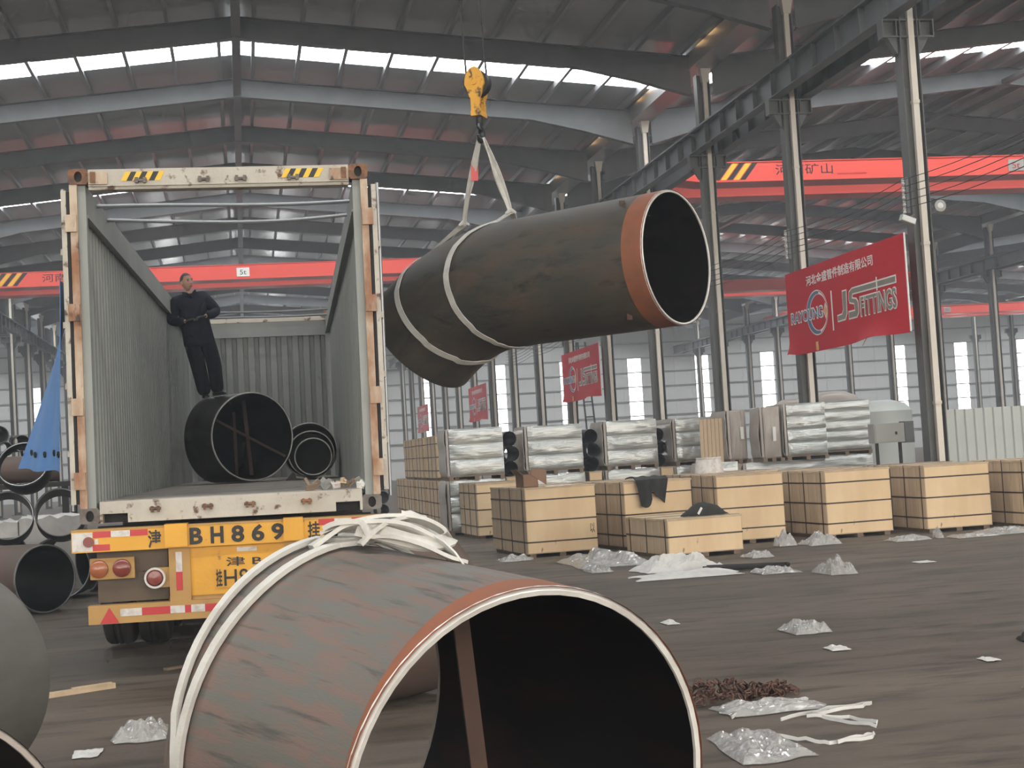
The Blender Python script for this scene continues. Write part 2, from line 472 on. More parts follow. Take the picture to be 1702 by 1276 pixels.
# end wall with tall daylit windows
WINX = [-21.4, -15.6, -9.6, -3.8, 2.1, 8.0, 14.9, 20.9, 26.7, 32.5, 38.4, 44.2, 56.2, 62.0, 67.9]
WZ0, WZ1, WW = 1.7, 9.0, 1.22
wall = MB()
edges = [-36.2]
for x in WINX:
    edges += [x - WW / 2, x + WW / 2]
edges.append(85)
for a, b in zip(edges[0::2], edges[1::2]):
    wall.box(a, b, Y_END, Y_END + .12, 0, 13.2)
for x in WINX:
    wall.box(x - WW / 2, x + WW / 2, Y_END, Y_END + .12, 0, WZ0)
    wall.box(x - WW / 2, x + WW / 2, Y_END, Y_END + .12, WZ1, 13.2)
wall_far = struct(wall.build('wall_far', M_wall), 'pale grey sheeted end wall with tall window strips')
gm = MB().box(-36, 85, Y_END - .14, Y_END - .003, -.045, .045).mesh('girt', M_girt)
for k in range(10):
    link('girt', gm, wall_far, (0, 0, WZ0 + 1.217 * k - .03))
rib = MB().box(-.03, .03, Y_END - .035, Y_END - .003, 0, 13.0).mesh('sheet_rib', M_wall)
for x in [-18 + 1.5 * i for i in range(62)]:
    if min(abs(x - w) for w in WINX) > .75:
        link('sheet_rib', rib, wall_far, (x, 0, 0))
fr = MB()
for s in (-1, 1):
    fr.box(s * WW / 2 - .03, s * WW / 2 + .03, -.06, .10, WZ0, WZ1)
fr.box(-WW / 2, WW / 2, -.06, .10, WZ0 - .03, WZ0 + .03).box(-WW / 2, WW / 2, -.06, .10, WZ1 - .03, WZ1 + .03)
frm = fr.mesh('window_frame', M_wall)
pane = MB().add([(-WW / 2 + .02, .05, .03), (WW / 2 - .02, .05, .03), (WW / 2 - .02, .05, 1.19), (-WW / 2 + .02, .05, 1.19)], [(0, 1, 2, 3)], 0)
pane.add([(-WW / 2 + .02, .07, .03), (WW / 2 - .02, .07, .03), (WW / 2 - .02, .07, 1.19), (-WW / 2 + .02, .07, 1.19)], [(0, 3, 2, 1)], 1)
pane = pane.mesh('pane', [M_window, M_wall])
for i, x in enumerate(WINX):
    w = struct(link('window_%d' % (i + 1), frm, None, (x, Y_END, 0)), 'tall narrow daylit window in the end wall, %s from the left' % ORD[i])
    for k in range(6):
        link('pane', pane, w, (0, 0, WZ0 + 1.217 * k))
struct(MB().box(-35.9, -35.7, Y_NEAR, Y_END, 0, 12).build('wall_left', M_wall), 'pale sheeted side wall far to the left')
struct(MB().box(84.3, 84.5, Y_NEAR, Y_END, 0, 12).build('wall_right', M_wall), 'pale sheeted side wall far to the right')

# ------------------------------------------------------------------ columns
def make_column():
    t = thing('steel_column', '', 'column')
    h = MB().box(-.18, -.162, -.14, .14, 0, 11.25).box(.162, .18, -.14, .14, 0, 11.25).box(-.162, .162, -.008, .008, 0, 11.25)
    h.box(-.30, .30, -.24, .24, 0, .03)
    h.build('shaft', M_column, t)
    br = MB().box(-.50, .50, -.12, .12, 9.10, 9.13).box(-.50, .50, -.12, .12, 8.79, 8.82).box(-.50, .50, -.012, .012, 8.82, 9.10)
    for x in (-.49, -.23, .23, .49):
        br.box(x - .01, x + .01, -.12, .12, 8.82, 9.10)
    for s in (-1, 1):
        br.hexa([(s * .21, -.08, 8.50), (s * .23, -.08, 8.50), (s * .23, .08, 8.50), (s * .21, .08, 8.50),
                 (s * .21, -.08, 8.79), (s * .40, -.08, 8.79), (s * .40, .08, 8.79), (s * .21, .08, 8.79)])
    br.build('bracket', M_column, t)
    dp = MB().box(-.005, .105, -.13, -.03, .15, 11.2)
    d = dp.build('downpipe', M_pipe_white, t)
    MB().hexa([(-.02, -.15, 11.05), (.145, -.15, 11.05), (.145, -.01, 11.05), (-.02, -.01, 11.05), (-.07, -.2, 11.4), (.2, -.2, 11.4), (.2, .02, 11.4), (-.07, .02, 11.4)]).build('hopper', M_pipe_white, d)
    cm = MB().box(-.015, .115, -.14, -.02, -.03, .03).mesh('collar', M_pipe_white)
    for z in (2.1, 5.0, 7.6, 10.0):
        link('collar', cm, d, (0, 0, z))
    return t
col0 = make_column()
ROWX = RIDGE + HALF
def place_columns(x, ys, text):
    global col0
    out = []
    for i, y in enumerate(ys):
        lab = text % ORD[i]
        if col0 is not None:
            o = col0; o['label'] = lab; o.location = (x, y, 0); col0 = None; place_columns.proto = o
        else:
            o = clone(place_columns.proto, lab, (x, y, 0))
        o['group'] = 'steel roof columns'
        out.append(o)
    return out
row_right = place_columns(ROWX, FRAMES[3:], 'steel column with pale downpipe, %s from the camera in the banner row')
row_left = place_columns(-11.45, [67.29 + 6 * n for n in range(9)], 'steel column with pale downpipe, %s of those left of the container')
row_far = place_columns(ROWX + 24, FRAMES[10:], 'steel column with downpipe, %s from the camera in the neighbouring bay')
row_far2 = place_columns(ROWX + 48, FRAMES[15:], 'dark steel column with pale downpipe, %s of the most distant row on the right')

# ------------------------------------------------------------------ crane runway beams
def runway(x, y0, y1, label, stiff=None):
    t = thing('crane_runway_beam', label, 'crane beam', (x, y0, 9.13), group='crane runway beams')
    L_ = y1 - y0
    MB().box(-.13, .13, 0, L_, 0, .02).box(-.16, .16, 0, L_, .53, .55).box(-.008, .008, 0, L_, .02, .53).build('beam', M_frame, t)
    MB().box(-.035, .035, 0, L_, .55, .66).build('rail', M_frame, t)
    if stiff:
        sm_ = MB().box(-.13, .13, -.012, .012, .02, .53).mesh('stiffener_plate', M_column)
        y = stiff[0]
        while y < stiff[1]:
            link('stiffener_plate', sm_, t, (0, y - y0, 0)); y += 1.2
    return t
runway(ROWX - .36, 5, 121, 'grey crane runway beam along the right-hand columns, side facing the container', (19, 75))
runway(ROWX + .36, 5, 121, 'grey crane runway beam along the right-hand columns, side facing the neighbouring bay', (13, 40))
runway(-11.45 + .36, 30, 121, 'grey crane runway beam on the columns left of the container', (66, 118))
runway(ROWX + 24 - .36, 40, 121, 'grey crane runway beam on the second row of columns, nearer side', (66, 118))
runway(ROWX + 24 + .36, 40, 121, 'grey crane runway beam on the second row of columns, farther side')

# ------------------------------------------------------------------ red bridge cranes
def crane(cx, y, label, zb=9.45, hh=0.58, first=True):
    t = thing('bridge_crane', label, 'crane', (cx, y, zb), group='red overhead bridge cranes')
    for k, y0 in enumerate((0, 2.6)):
        g = MB()
        g.hexa([(-11.5, y0, .10), (11.5, y0, .10), (11.5, y0 + 1.1, .10), (-11.5, y0 + 1.1, .10), (-11.5, y0, hh), (11.5, y0, hh), (11.5, y0 + 1.1, hh), (-11.5, y0 + 1.1, hh)])
        g.hexa([(-10.2, y0, 0), (10.2, y0, 0), (10.2, y0 + 1.1, 0), (-10.2, y0 + 1.1, 0), (-11.0, y0, .10), (11.0, y0, .10), (11.0, y0 + 1.1, .10), (-11.0, y0 + 1.1, .10)])
        g.box(-11.5, 11.5, y0 - .03, y0 + 1.13, hh, hh + .025)
        gg = g.build('main_girder', M_red, t)
        MB().box(-11.3, 11.3, y0 + .5, y0 + .58, hh + .025, hh + .09).build('trolley_rail', M_frame, gg)
    for s in (-1, 1):
        e = MB().box(s * 11.6 - .17, s * 11.6 + .17, -.6, 4.3, .355, .66).build('end_carriage', M_red, t)
        MB().cyl((s * 11.6 - .08, -.3, .40), (s * 11.6 + .08, -.3, .40), .06, 14).cyl((s * 11.6 - .08, 4.0, .40), (s * 11.6 + .08, 4.0, .40), .06, 14).build('wheel', M_chassis, e)
    for s in (-1, 1):
        for i in range(6):
            x = s * 9.3 - .62 + i * .205
            z0, z1, sh = .06, hh - .01, .42
            q = MB().hexa([(x - .2, -.006, z0), (x - .2 + .17, -.006, z0), (x - .2 + .17, .002, z0), (x - .2, .002, z0),
                           (x - .2 + sh, -.006, z1), (x + sh - .03, -.006, z1), (x + sh - .03, .002, z1), (x - .2 + sh, .002, z1)])
            q.build('hazard_stripe', M_yellow if i % 2 == 0 else M_black, t)
    me = fit_text(text_mesh('河南矿山', 1, 0.002), -7.95, -6.1, .17, .50)
    put_text(me, 'lettering', M_black, t, basis((1, 0, 0), (0, 0, 1), (0, -.006, 0)))
    me = fit_text(text_mesh('HENAN KUANGSHAN', 1, 0.002), -5.95, -5.0, .14, .20)
    put_text(me, 'lettering', M_refl_red, t, basis((1, 0, 0), (0, 0, 1), (0, -.006, 0)))
    pl = MB().box(-.26, .26, -.02, 0, .10, .46).build('rating_plate', M_cabinet if first else M_white, t)
    me = fit_text(text_mesh('5t', 1, 0.002), -.13, .13, .18, .38)
    put_text(me, 'plate_lettering', M_refl_red if first else M_black, pl, basis((1, 0, 0), (0, 0, 1), (0, -.026, 0)))
    return t
crane(RIDGE + 24, 43.0, 'nearest bright red bridge crane in the right-hand bay, above the large banner')
crane(RIDGE, 62.0, 'red bridge crane spanning the bay behind the open container', first=False)
crane(RIDGE + 24, 75.0, 'red bridge crane farther back in the right-hand bay, just left of the large banner')
crane(RIDGE + 48, 96.0, 'distant red bridge crane at the right edge behind the second column row')
lift = crane(RIDGE, 12.9, 'red bridge crane overhead carrying the hook and the hanging pipe')
trolley = MB().box(1.7, 3.0, 12.9 + .3, 12.9 + 3.4, 10.14, 10.22).box(1.9, 2.8, 12.9 + .6, 12.9 + 1.6, 10.22, 10.6)
trolley.cyl((1.95, 14.9, 10.55), (2.75, 14.9, 10.55), .26, 20)
tag(trolley.build('hoist_trolley', M_yellow, None), 'yellow hoist trolley on top of the overhead crane above the frame', 'hoist')

# ------------------------------------------------------------------ banners
def ring_poly(mb, cx, cz, rx, rz, w0, w1, y0, y1, m, n=40, a0=0, a1=360, sx=0):
    """flat ring in the xz plane; width w0 at the right, w1 at the left"""
    for i in range(n):
        qs = []
        for t in (a0 + (a1 - a0) * i / n, a0 + (a1 - a0) * (i + 1) / n):
            r = math.radians(t); w = w0 + (w1 - w0) * (0.5 - 0.5 * math.cos(r))
            qs.append(((cx + rx * math.cos(r), cz + rz * math.sin(r)), (cx + (rx - w) * math.cos(r), cz + (rz - w * .85) * math.sin(r))))
        (o0, i0), (o1, i1) = qs
        mb.hexa([(i0[0], y0, i0[1]), (o0[0], y0, o0[1]), (o0[0], y1, o0[1]), (i0[0], y1, i0[1]),
                 (i1[0], y0, i1[1]), (o1[0], y0, o1[1]), (o1[0], y1, o1[1]), (i1[0], y1, i1[1])], m)
    return mb
def quad(mb, pts, y0, y1, m=0):
    n = len(pts)
    vs = [(x, y0, z) for x, z in pts] + [(x, y1, z) for x, z in pts]
    fs = [tuple(range(n)), tuple(range(2 * n - 1, n - 1, -1))] + [(i, i + n, (i + 1) % n + n, (i + 1) % n) for i in range(n)]
    return mb.add(vs, fs, m)
BT = lambda y: basis((1, 0, 0), (0, 0, 1), (0, y, 0))
def make_banner():
    t = thing('hanging_banner', '', 'banner', group='red company banners on the columns')
    W_, H_ = 6.0, 1.80
    g = []
    NU, NV = 40, 12
    for i in range(NV + 1):
        row = []
        for j in range(NU + 1):
            u, v = W_ * j / NU, H_ * i / NV
            y = 0.0
            if v < .32:
                k = (1 - v / .32)
                y = -0.07 * k * k * (math.exp(-((u - 4.5) / .75) ** 2) * 1.6 + math.exp(-((u - .15) / .3) ** 2) * 1.3)
                v = v + .05 * k * math.exp(-((u - 4.5) / .8) ** 2) + .05 * k * math.exp(-((u - .1) / .3) ** 2)
            row.append((u, y, v))
        g.append(row)
    MB().sheet(g, .006).build('cloth', M_banner, t)
    MB().box(W_, W_ + .03, -.012, .012, 0.02, H_).build('edge_batten', M_white, t)
    F = -.006
    put_text(fit_text(text_mesh('河北金盛管件制造有限公司', 1, 0.002, offset=0.012), 1.20, 4.60, 1.40, 1.615), 'company_lettering', M_white, t, BT(F))
    e = MB()
    ring_poly(e, 1.70, .80, .58, .47, .05, .20, F - .002, F, 0)
    em = e.build('emblem_outline', M_white, t)
    e2 = MB()
    ring_poly(e2, 1.70, .80, .555, .447, .012, .15, F - .005, F - .001, 0, a0=75, a1=285)
    e2.build('emblem_crescent', M_logo_blue, em)
    e3 = MB()
    ring_poly(e3, 1.70, .80, .565, .455, .02, .012, F - .005, F - .001, 0, a0=-75, a1=75)
    e3.build('emblem_arc', M_refl_red, em)
    s = MB(); quad(s, [(2.16, .62), (2.27, .79), (2.16, .96), (2.05, .79)], F - .004, F)
    s.build('emblem_star', M_white, em)
    s = MB(); quad(s, [(2.16, .67), (2.235, .79), (2.16, .91), (2.085, .79)], F - .008, F - .003)
    s.build('emblem_star_centre', M_gold, em)
    put_text(fit_text(text_mesh('RAYOUNG', 1, 0.002, offset=0.055), .21, 2.03, .665, .935), 'name_outline', M_white, t, BT(F - .004))
    put_text(fit_text(text_mesh('RAYOUNG', 1, 0.002, offset=0.0), .25, 1.99, .695, .905), 'name_lettering', M_logo_blue, t, BT(F - .009))
    d = MB(); quad(d, [(2.48, .35), (2.54, .35), (2.54, 1.16), (2.48, 1.16)], F - .003, F); d.build('divider_bar', M_white, t)
    # big JS with a long roof bar, FITTINGS tucked under it
    J = [(3.06, 1.10), (3.29, 1.10), (3.26, .62), (3.16, .50), (2.76, .49), (2.76, .64), (3.00, .65), (3.06, .72)]
    S1 = [(5.57, 1.10), (3.56, 1.10), (3.40, 1.04), (3.36, .90), (3.40, .80), (3.62, .76), (3.63, .66), (3.32, .66), (3.32, .49), (3.72, .49),
          (3.83, .58), (3.83, .80), (3.74, .88), (3.56, .91), (3.58, .955), (5.57, .945)]
    def shrink(p, k):
        cx = sum(a for a, b in p) / len(p)
        out = []
        n = len(p)
        for i in range(n):
            a, b, c = V(p[i - 1]), V(p[i]), V(p[(i + 1) % n])
            e1 = (b - a).normalized(); e2 = (c - b).normalized()
            n1 = V((-e1.y, e1.x)); n2 = V((-e2.y, e2.x)); nn = n1 + n2
            nn = nn / max(.35, nn.length_squared / 2) if nn.length > 1e-3 else n1
            out.append((b.x + nn.x * k, b.y + nn.y * k))
        return out
    def ngon(pts, y0, y1):
        area = sum(pts[i - 1][0] * pts[i][1] - pts[i][0] * pts[i - 1][1] for i in range(len(pts)))
        if area < 0: pts = pts[::-1]
        return pts
    for P_ in (J, S1):
        P_ = ngon(P_, 0, 0)
        a = MB(); quad(a, P_, F - .003, F); o = a.build('initials_outline', M_white, t)
        b = MB(); quad(b, shrink(P_, .028), F - .008, F - .002); b.build('initials', M_logo_grey, o)
    put_text(fit_text(text_mesh('FITTINGS', 1, 0.002, offset=0.05), 3.90, 5.56, .475, .89), 'initials_outline', M_white, t, BT(F - .003))
    put_text(fit_text(text_mesh('FITTINGS', 1, 0.002, offset=0.012), 3.94, 5.53, .50, .865), 'initials', M_logo_grey, t, BT(F - .009))
    d = MB(); quad(d, [(4.71, .90), (4.76, .90), (4.76, 1.16), (4.71, 1.16)], F - .011, F - .008); d.build('initials_stroke', M_white, t)
    sw = MB(); ring_poly(sw, 4.75, -.32, 1.0, .50, .02, .02, F - .010, F - .006, 0, n=24, a0=48, a1=150)
    sw.build('gold_swoosh', M_gold, t)  # thin flat gold arc low on the right half of the cloth
    d = MB(); quad(d, [(1.55, .02), (1.67, .02), (1.67, .20), (1.55, .20)], F - .012, F - .004); d.build('tape_patch', M_gold, t)
    return t
b0 = make_banner()
b0['label'] = 'large red company banner with white lettering between the two nearest right-hand columns'
b0.location = (ROWX - .46, 31.0, 3.38); b0.rotation_euler = (0, 0, -math.pi / 2)
clone(b0, 'smaller red company banner hanging below the lifted pipe, second of the right-hand row', (ROWX - .46, 54.6, 3.38))
clone(b0, 'faded red company banner above the shrink-wrapped goods, third of the right-hand row', (ROWX - .46, 78.4, 3.38))
clone(b0, 'palest and most distant red company banner right of the container door', (ROWX - .46, 102.4, 3.38))
clone(b0, 'red company banner at the far left edge above the heaped elbows', (-11.45 + .46, 63.2, 3.38), (0, 0, math.pi / 2))

# ------------------------------------------------------------------ insulator racks, cables, lamps
rk = thing('insulator_rack', '', 'insulators', group='insulator racks on the columns')
MB().box(-.03, .03, -.02, .02, 0, .66).build('rack_bar', M_frame, rk)
im = MB().lathe([(0, -.06), (.03, -.06), (.035, -.03), (.02, -.01), (.035, .01), (.02, .03), (.03, .05), (0, .06)], 10).mesh('insulator', M_ceramic)
for k in range(5):
    link('insulator', im, rk, (-.07, 0, .06 + .13 * k))
rk['label'] = 'ceramic insulator rack on the nearest right-hand column'
rk.location = (ROWX - .24, 25.20, 5.56)
for n in range(1, 6):
    clone(rk, 'ceramic insulator rack on the %s right-hand column' % ORD[n], (ROWX - .24, 25.20 + 6 * n, 5.56))
for k in range(5):
    pts = []
    for i in range(0, 61):
        y = 7.2 + i * 1.0
        ph = ((y - 25.2) / 6.0) % 1.0
        pts.append((ROWX - .315, y, 5.62 + .13 * k - .10 * 4 * ph * (1 - ph) + .03))
    tag(MB().tube(pts, .008, 5).build('power_cable', M_black), 'thin black power cable strung along the right-hand columns, %s from the bottom' % ORD[k], 'cable', 'power cables on the insulator racks')
fl1 = thing('flood_light', 'grey rectangular flood light on the nearest right-hand column below the insulators', 'lamp', (ROWX - .33, 25.08, 5.46))
MB().hexa([(-.16, -.10, -.05), (.10, -.10, -.15), (.10, .02, -.15), (-.16, .02, -.05), (-.12, -.10, .06), (.13, -.10, -.04), (.13, .02, -.04), (-.12, .02, .06)]).build('housing', M_cabinet, fl1)
MB().bar((.05, .0, .0), (.16, .04, .06), .03, .03).build('arm', M_frame, fl1)
MB().hexa([(-.15, -.11, -.04), (.09, -.11, -.135), (.09, -.10, -.135), (-.15, -.10, -.04), (-.12, -.11, .045), (.12, -.11, -.045), (.12, -.10, -.045), (-.12, -.10, .045)]).build('lens', M_lampglass, fl1)
fl2 = thing('round_lamp', 'small round lamp on the right side of the nearest right-hand column', 'lamp', (ROWX + .33, 25.12, 5.66))
MB().lathe([(0, .08), (.05, .07), (.10, .0), (.11, -.04), (.0, -.04)], 18, axis=(0, 1, 0)).build('reflector', M_cabinet, fl2)
MB().lathe([(0, -.055), (.055, -.045), (.06, -.03)], 14, axis=(0, 1, 0)).build('bulb', M_lampglass, fl2)
MB().bar((-.12, .0, .0), (0, .03, 0), .03, .03).build('arm', M_frame, fl2)
# tripod ladder behind the second banner
ld = thing('step_ladder', 'dark double step ladder standing behind the second red banner', 'ladder', (13.25, 58.0, 0))
for s in (-1, 1):
    for q in (-1, 1):
        MB().bar((s * .50 + q * .20, 0, 0), (s * .18 + q * .15, 0, 5.9), .06, .06).build('rail', M_ladder, ld)
    for k in range(9):
        z = .5 + k * .6; f = z / 5.9; cx = s * (.50 + (.18 - .50) * f); w = .20 + (.15 - .20) * f
        MB().bar((cx - w, 0, z), (cx + w, 0, z), .05, .05).build('rung', M_ladder, ld)
# ================================================================== open-top container
CW, CH, CL = 2.44, 2.895, 12.42
CLOC, CROT = (-0.1198, 12.4877, 1.2672), (0.004, 0.0119, -0.03398)
cont = thing('shipping_container', 'weathered open-top shipping container with grey corrugated inside and open doors on the trailer', 'container', CLOC, CROT)
def oval_casting(sx, sz, y0=0, y1=.17, m=M_rust):
    x0, x1 = (sx * 1.22, sx * 1.06) if sx > 0 else (-1.22, -1.06)
    x0, x1 = min(x0, x1), max(x0, x1)
    z0, z1 = (0, .125) if sz < 0 else (CH - .125, CH)
    b = MB(); n = 20
    cx, cz = (x0 + x1) / 2, (z0 + z1) / 2
    outer = []; inner = []
    for i in range(n):
        a = 2 * math.pi * (i + .5) / n; c, s = math.cos(a), math.sin(a)
        k = 1 / max(abs(c) / ((x1 - x0) / 2), abs(s) / ((z1 - z0) / 2))
        outer.append((cx + c * k, cz + s * k)); inner.append((cx + .032 * c, cz + .045 * s))
    vs = [(x, y0, z) for x, z in outer] + [(x, y0, z) for x, z in inner] + [(x, y0 + .05, z) for x, z in inner] + [(x, y1, z) for x, z in outer]
    fs = []
    for i in range(n):
        j = (i + 1) % n
        fs += [(i, j, n + j, n + i), (n + i, n + j, 2 * n + j, 2 * n + i), (3 * n + i, 3 * n + j, j, i)]
    fs += [tuple(range(2 * n, 3 * n)), tuple(range(4 * n - 1, 3 * n - 1, -1))]
    o = b.add(vs, fs).build('corner_casting', m, cont)
    MB().lathe([(0, 0), (.043, 0), (.043, .006), (0, .006)], 14, (cx, y0 + .045, cz), (0, -1, 0)).build('casting_hole', M_gasket, o)
for sx in (-1, 1):
    oval_casting(sx, -1, m=M_cast_grey); oval_casting(sx, 1)
    MB().box(sx * 1.14 - .08, sx * 1.14 + .08, CL - .17, CL, 0, .125).build('corner_casting', M_cast_grey, cont)
    MB().box(sx * 1.14 - .08, sx * 1.14 + .08, CL - .17, CL, CH - .125, CH).build('corner_casting', M_rust, cont)
    MB().box(sx * 1.15 - .07, sx * 1.15 + .07, CL - .1, CL, .125, CH - .125).build('corner_post', M_cont_in, cont)
    # door post: outer rusty strip, inner grey return
    MB().box(min(sx * 1.155, sx * 1.215), max(sx * 1.155, sx * 1.215), .01, .12, .125, CH - .125).build('corner_post', M_cont_post, cont)
    MB().box(min(sx * 1.09, sx * 1.155), max(sx * 1.09, sx * 1.155), .05, .14, .125, CH - .125).build('post_return', M_cont_in, cont)
    # corrugated side wall
    pitch_, dep = .205, .042
    prof = []
    y = .14
    while y < CL - .1:
        for dy, dx in ((0, 0), (.085, 0), (.105, dep), (.185, dep)):
            if y + dy < CL - .1: prof.append((y + dy, dx))
        y += pitch_
    rows = []
    for z in (.15, CH - .36):
        rows.append([(sx * (1.165 - .018 + dx * .9), yy, z) for yy, dx in prof])
    MB().sheet(rows, .004, sm=False).build('side_wall', M_cont_in, cont)
    MB().box(min(sx * 1.09, sx * 1.20), max(sx * 1.09, sx * 1.20), .12, CL - .1, CH - .37, CH - .13).build('top_rail', M_cont_in, cont)
    MB().box(min(sx * 1.08, sx * 1.10), max(sx * 1.08, sx * 1.10), .12, CL - .1, CH - .385, CH - .36).build('rail_lip', M_cont_in, cont)
    MB().box(min(sx * 1.10, sx * 1.21), max(sx * 1.10, sx * 1.21), .12, CL - .1, 0.02, .16).build('bottom_rail', M_cont_in, cont)
    # door leaf folded back along the outside
    dl = MB().box(min(sx * 1.245, sx * 1.285), max(sx * 1.245, sx * 1.285), .02, 1.2, .16, CH - .17).build('door', M_cont_white, cont)
    MB().box(min(sx * 1.222, sx * 1.243), max(sx * 1.222, sx * 1.243), .03, 1.15, .17, CH - .18).build('gasket', M_gasket, dl)
    for z in (.35, .95, 1.72, 2.45):
        MB().box(min(sx * 1.16, sx * 1.25), max(sx * 1.16, sx * 1.25), -.02, .015, z - .07, z + .07).build('hinge', M_cont_post, dl)
    for z in (.55, 1.1, 1.6, 2.2):
        MB().box(min(sx * 1.285, sx * 1.305), max(sx * 1.285, sx * 1.305), .05, 1.1, z, z + .05).build('door_rib', M_cont_white, dl)
    MB().cyl((sx * 1.315, .35, .1), (sx * 1.315, .35, CH - .1), .017, 10).build('locking_bar', M_purlin, dl)
# door header
hd = MB().box(-1.06, 1.06, .0, .14, CH - .145, CH - .005).box(-1.06, 1.06, .02, .16, CH - .17, CH - .145).build('header', M_cont_white, cont)
for sx in (-1, 1):
    for i in range(7):
        x = (-.80 if sx < 0 else .50) + i * .045
        q = MB(); quad(q, [(x, CH - .105), (x + .045, CH - .105), (x + .085, CH - .03), (x + .04, CH - .03)], -.004, .001)
        q.build('hazard_stripe', M_yellow if i % 2 == 0 else M_black, hd)
    MB().box(sx * .98 - .075, sx * .98 + .075, -.02, .0, CH - .13, CH - .035).build('header_bracket', M_cont_post, hd)
    MB().box(sx * 1.02 - .02, sx * 1.02 + .02, -.035, -.02, CH - .12, CH - .03).build('header_hinge', M_rust, hd)
for x in (-.64, -.13, .17, .60):
    k = MB().box(x - .045, x - .02, -.03, 0, CH - .125, CH - .08).box(x + .02, x + .045, -.03, 0, CH - .125, CH - .08).cyl((x - .05, -.02, CH - .105), (x + .05, -.02, CH - .105), .012, 8)
    k.build('cam_keeper', M_cast_grey, hd)
# sill with fork pockets
sl = MB().box(-1.06, 1.06, 0, .12, .075, .165)
sl.box(-.84, .84, 0, .12, .0, .075).box(-1.06, -1.04, 0, .12, 0, .075).box(1.04, 1.06, 0, .12, 0, .075)
sl.box(-1.06, 1.06, .01, .5, .165, .175)
sill = sl.build('sill', M_cont_white, cont)
for x in (-.62, -.20, .14, .60):
    k = MB().box(x - .035, x - .015, -.03, 0, .07, .12).box(x + .015, x + .035, -.03, 0, .07, .12).cyl((x - .045, -.02, .1), (x + .045, -.02, .1), .012, 8)
    k.build('cam_keeper', M_rust, sill)
for sx in (-1, 1):
    MB().box(sx * .94 - .10, sx * .94 + .10, .13, .14, 0, .075).build('pocket_back', M_gasket, sill)
    MB().box(sx * 1.10 - .02, sx * 1.10 + .02, .3, 10, .0, .02).build('floor_bearer', M_chassis, sill)
dk = MB().box(-1.12, 1.12, 0, 1.49, .125, .165).mesh('deck_panel', M_deck)
for i in range(8):
    link('deck_panel', dk, cont, (0, .5 + i * 1.4875 - .02, 0))
# front (far) end wall
prof = []
x = -1.08
while x < 1.08:
    for d, dy in ((0, 0), (.085, 0), (.105, .045), (.16, .045)):
        if x + d < 1.09: prof.append((x + d, dy))
    x += .18
MB().sheet([[(xx, CL - .06 + dy, .16) for xx, dy in prof], [(xx, CL - .06 + dy, CH - .40) for xx, dy in prof]], .004, sm=False).build('end_wall', M_cont_in, cont)
MB().box(-1.09, 1.09, CL - .10, CL - .01, CH - .41, CH - .17).build('end_header', M_cont_in, cont)
MB().box(-1.09, 1.09, CL - .12, CL, CH - .17, CH - .10).build('end_header_cap', M_cont_white, cont)
for y, sag in ((.75, .015), (1.45, .055), (10.3, .02), (11.2, .01)):
    pts = [(x / 10 * 1.13, y + .05 * math.sin(x * .3), CH - .20 + .02 - sag * math.cos(x / 10 * 1.4)) for x in range(-10, 11)]
    MB().tube(pts, .017, 8).build('roof_bow', M_purlin, cont)

# ================================================================== trailer
tr = thing('semi_trailer', 'yellow skeletal semi-trailer with stencilled rear bumper carrying the container', 'trailer', CLOC, CROT)
bp = MB().box(-1.28, 1.24, -.08, .06, -.225, -.055).build('rear_beam', M_trailer, tr)
MB().box(-1.28, 1.24, -.085, .08, -.055, -.04).build('beam_cap', M_trailer_dull, tr)
for x0, x1 in ((-.545, -.365), (.405, .565)):
    MB().box(x0, x1, -.125, .05, -.215, -.03).build('twist_lock_box', M_trailer, tr)
TB = lambda y: basis((1, 0, 0), (0, 0, 1), (0, y, 0))
for ch_, cx_ in zip('BH869', (-.298, -.131, .035, .197, .358)):
    put_text(fit_text(text_mesh(ch_, 1, .002, offset=.035), cx_ - .052, cx_ + .052, -.205, -.068), 'stencil_lettering', M_black, bp, TB(-.084))
put_text(fit_text(text_mesh('津', 1, .002, offset=.02), -.68, -.575, -.215, -.07), 'stencil_lettering', M_black, bp, TB(-.084))
put_text(fit_text(text_mesh('挂', 1, .002, offset=.02), .60, .70, -.20, -.07), 'stencil_lettering', M_black, bp, TB(-.084))
for x0, x1, z0, z1, m in ((-1.11, -.97, -.11, -.06, M_refl_red), (-.97, -.82, -.11, -.06, M_refl_white), (-.82, -.68, -.11, -.06, M_refl_red),
                          (-1.275, -1.115, -.215, -.065, M_refl_white), (-1.115, -.98, -.215, -.165, M_refl_red), (-1.10, -1.07, -.16, -.12, M_refl_white),
                          (.69, .82, -.105, -.055, M_refl_red), (.82, .96, -.105, -.055, M_refl_white), (.96, 1.09, -.105, -.055, M_refl_red),
                          (1.09, 1.23, -.105, -.055, M_refl_white)):
    MB().box(x0, x1, -.083, -.079, z0, z1).build('reflector', m, bp)
MB().lathe([(0, .02), (.042, .02), (.042, 0)], 16, (-1.145, -.085, -.14), (0, -1, 0)).build('marker_lamp', M_lamp_red, bp)
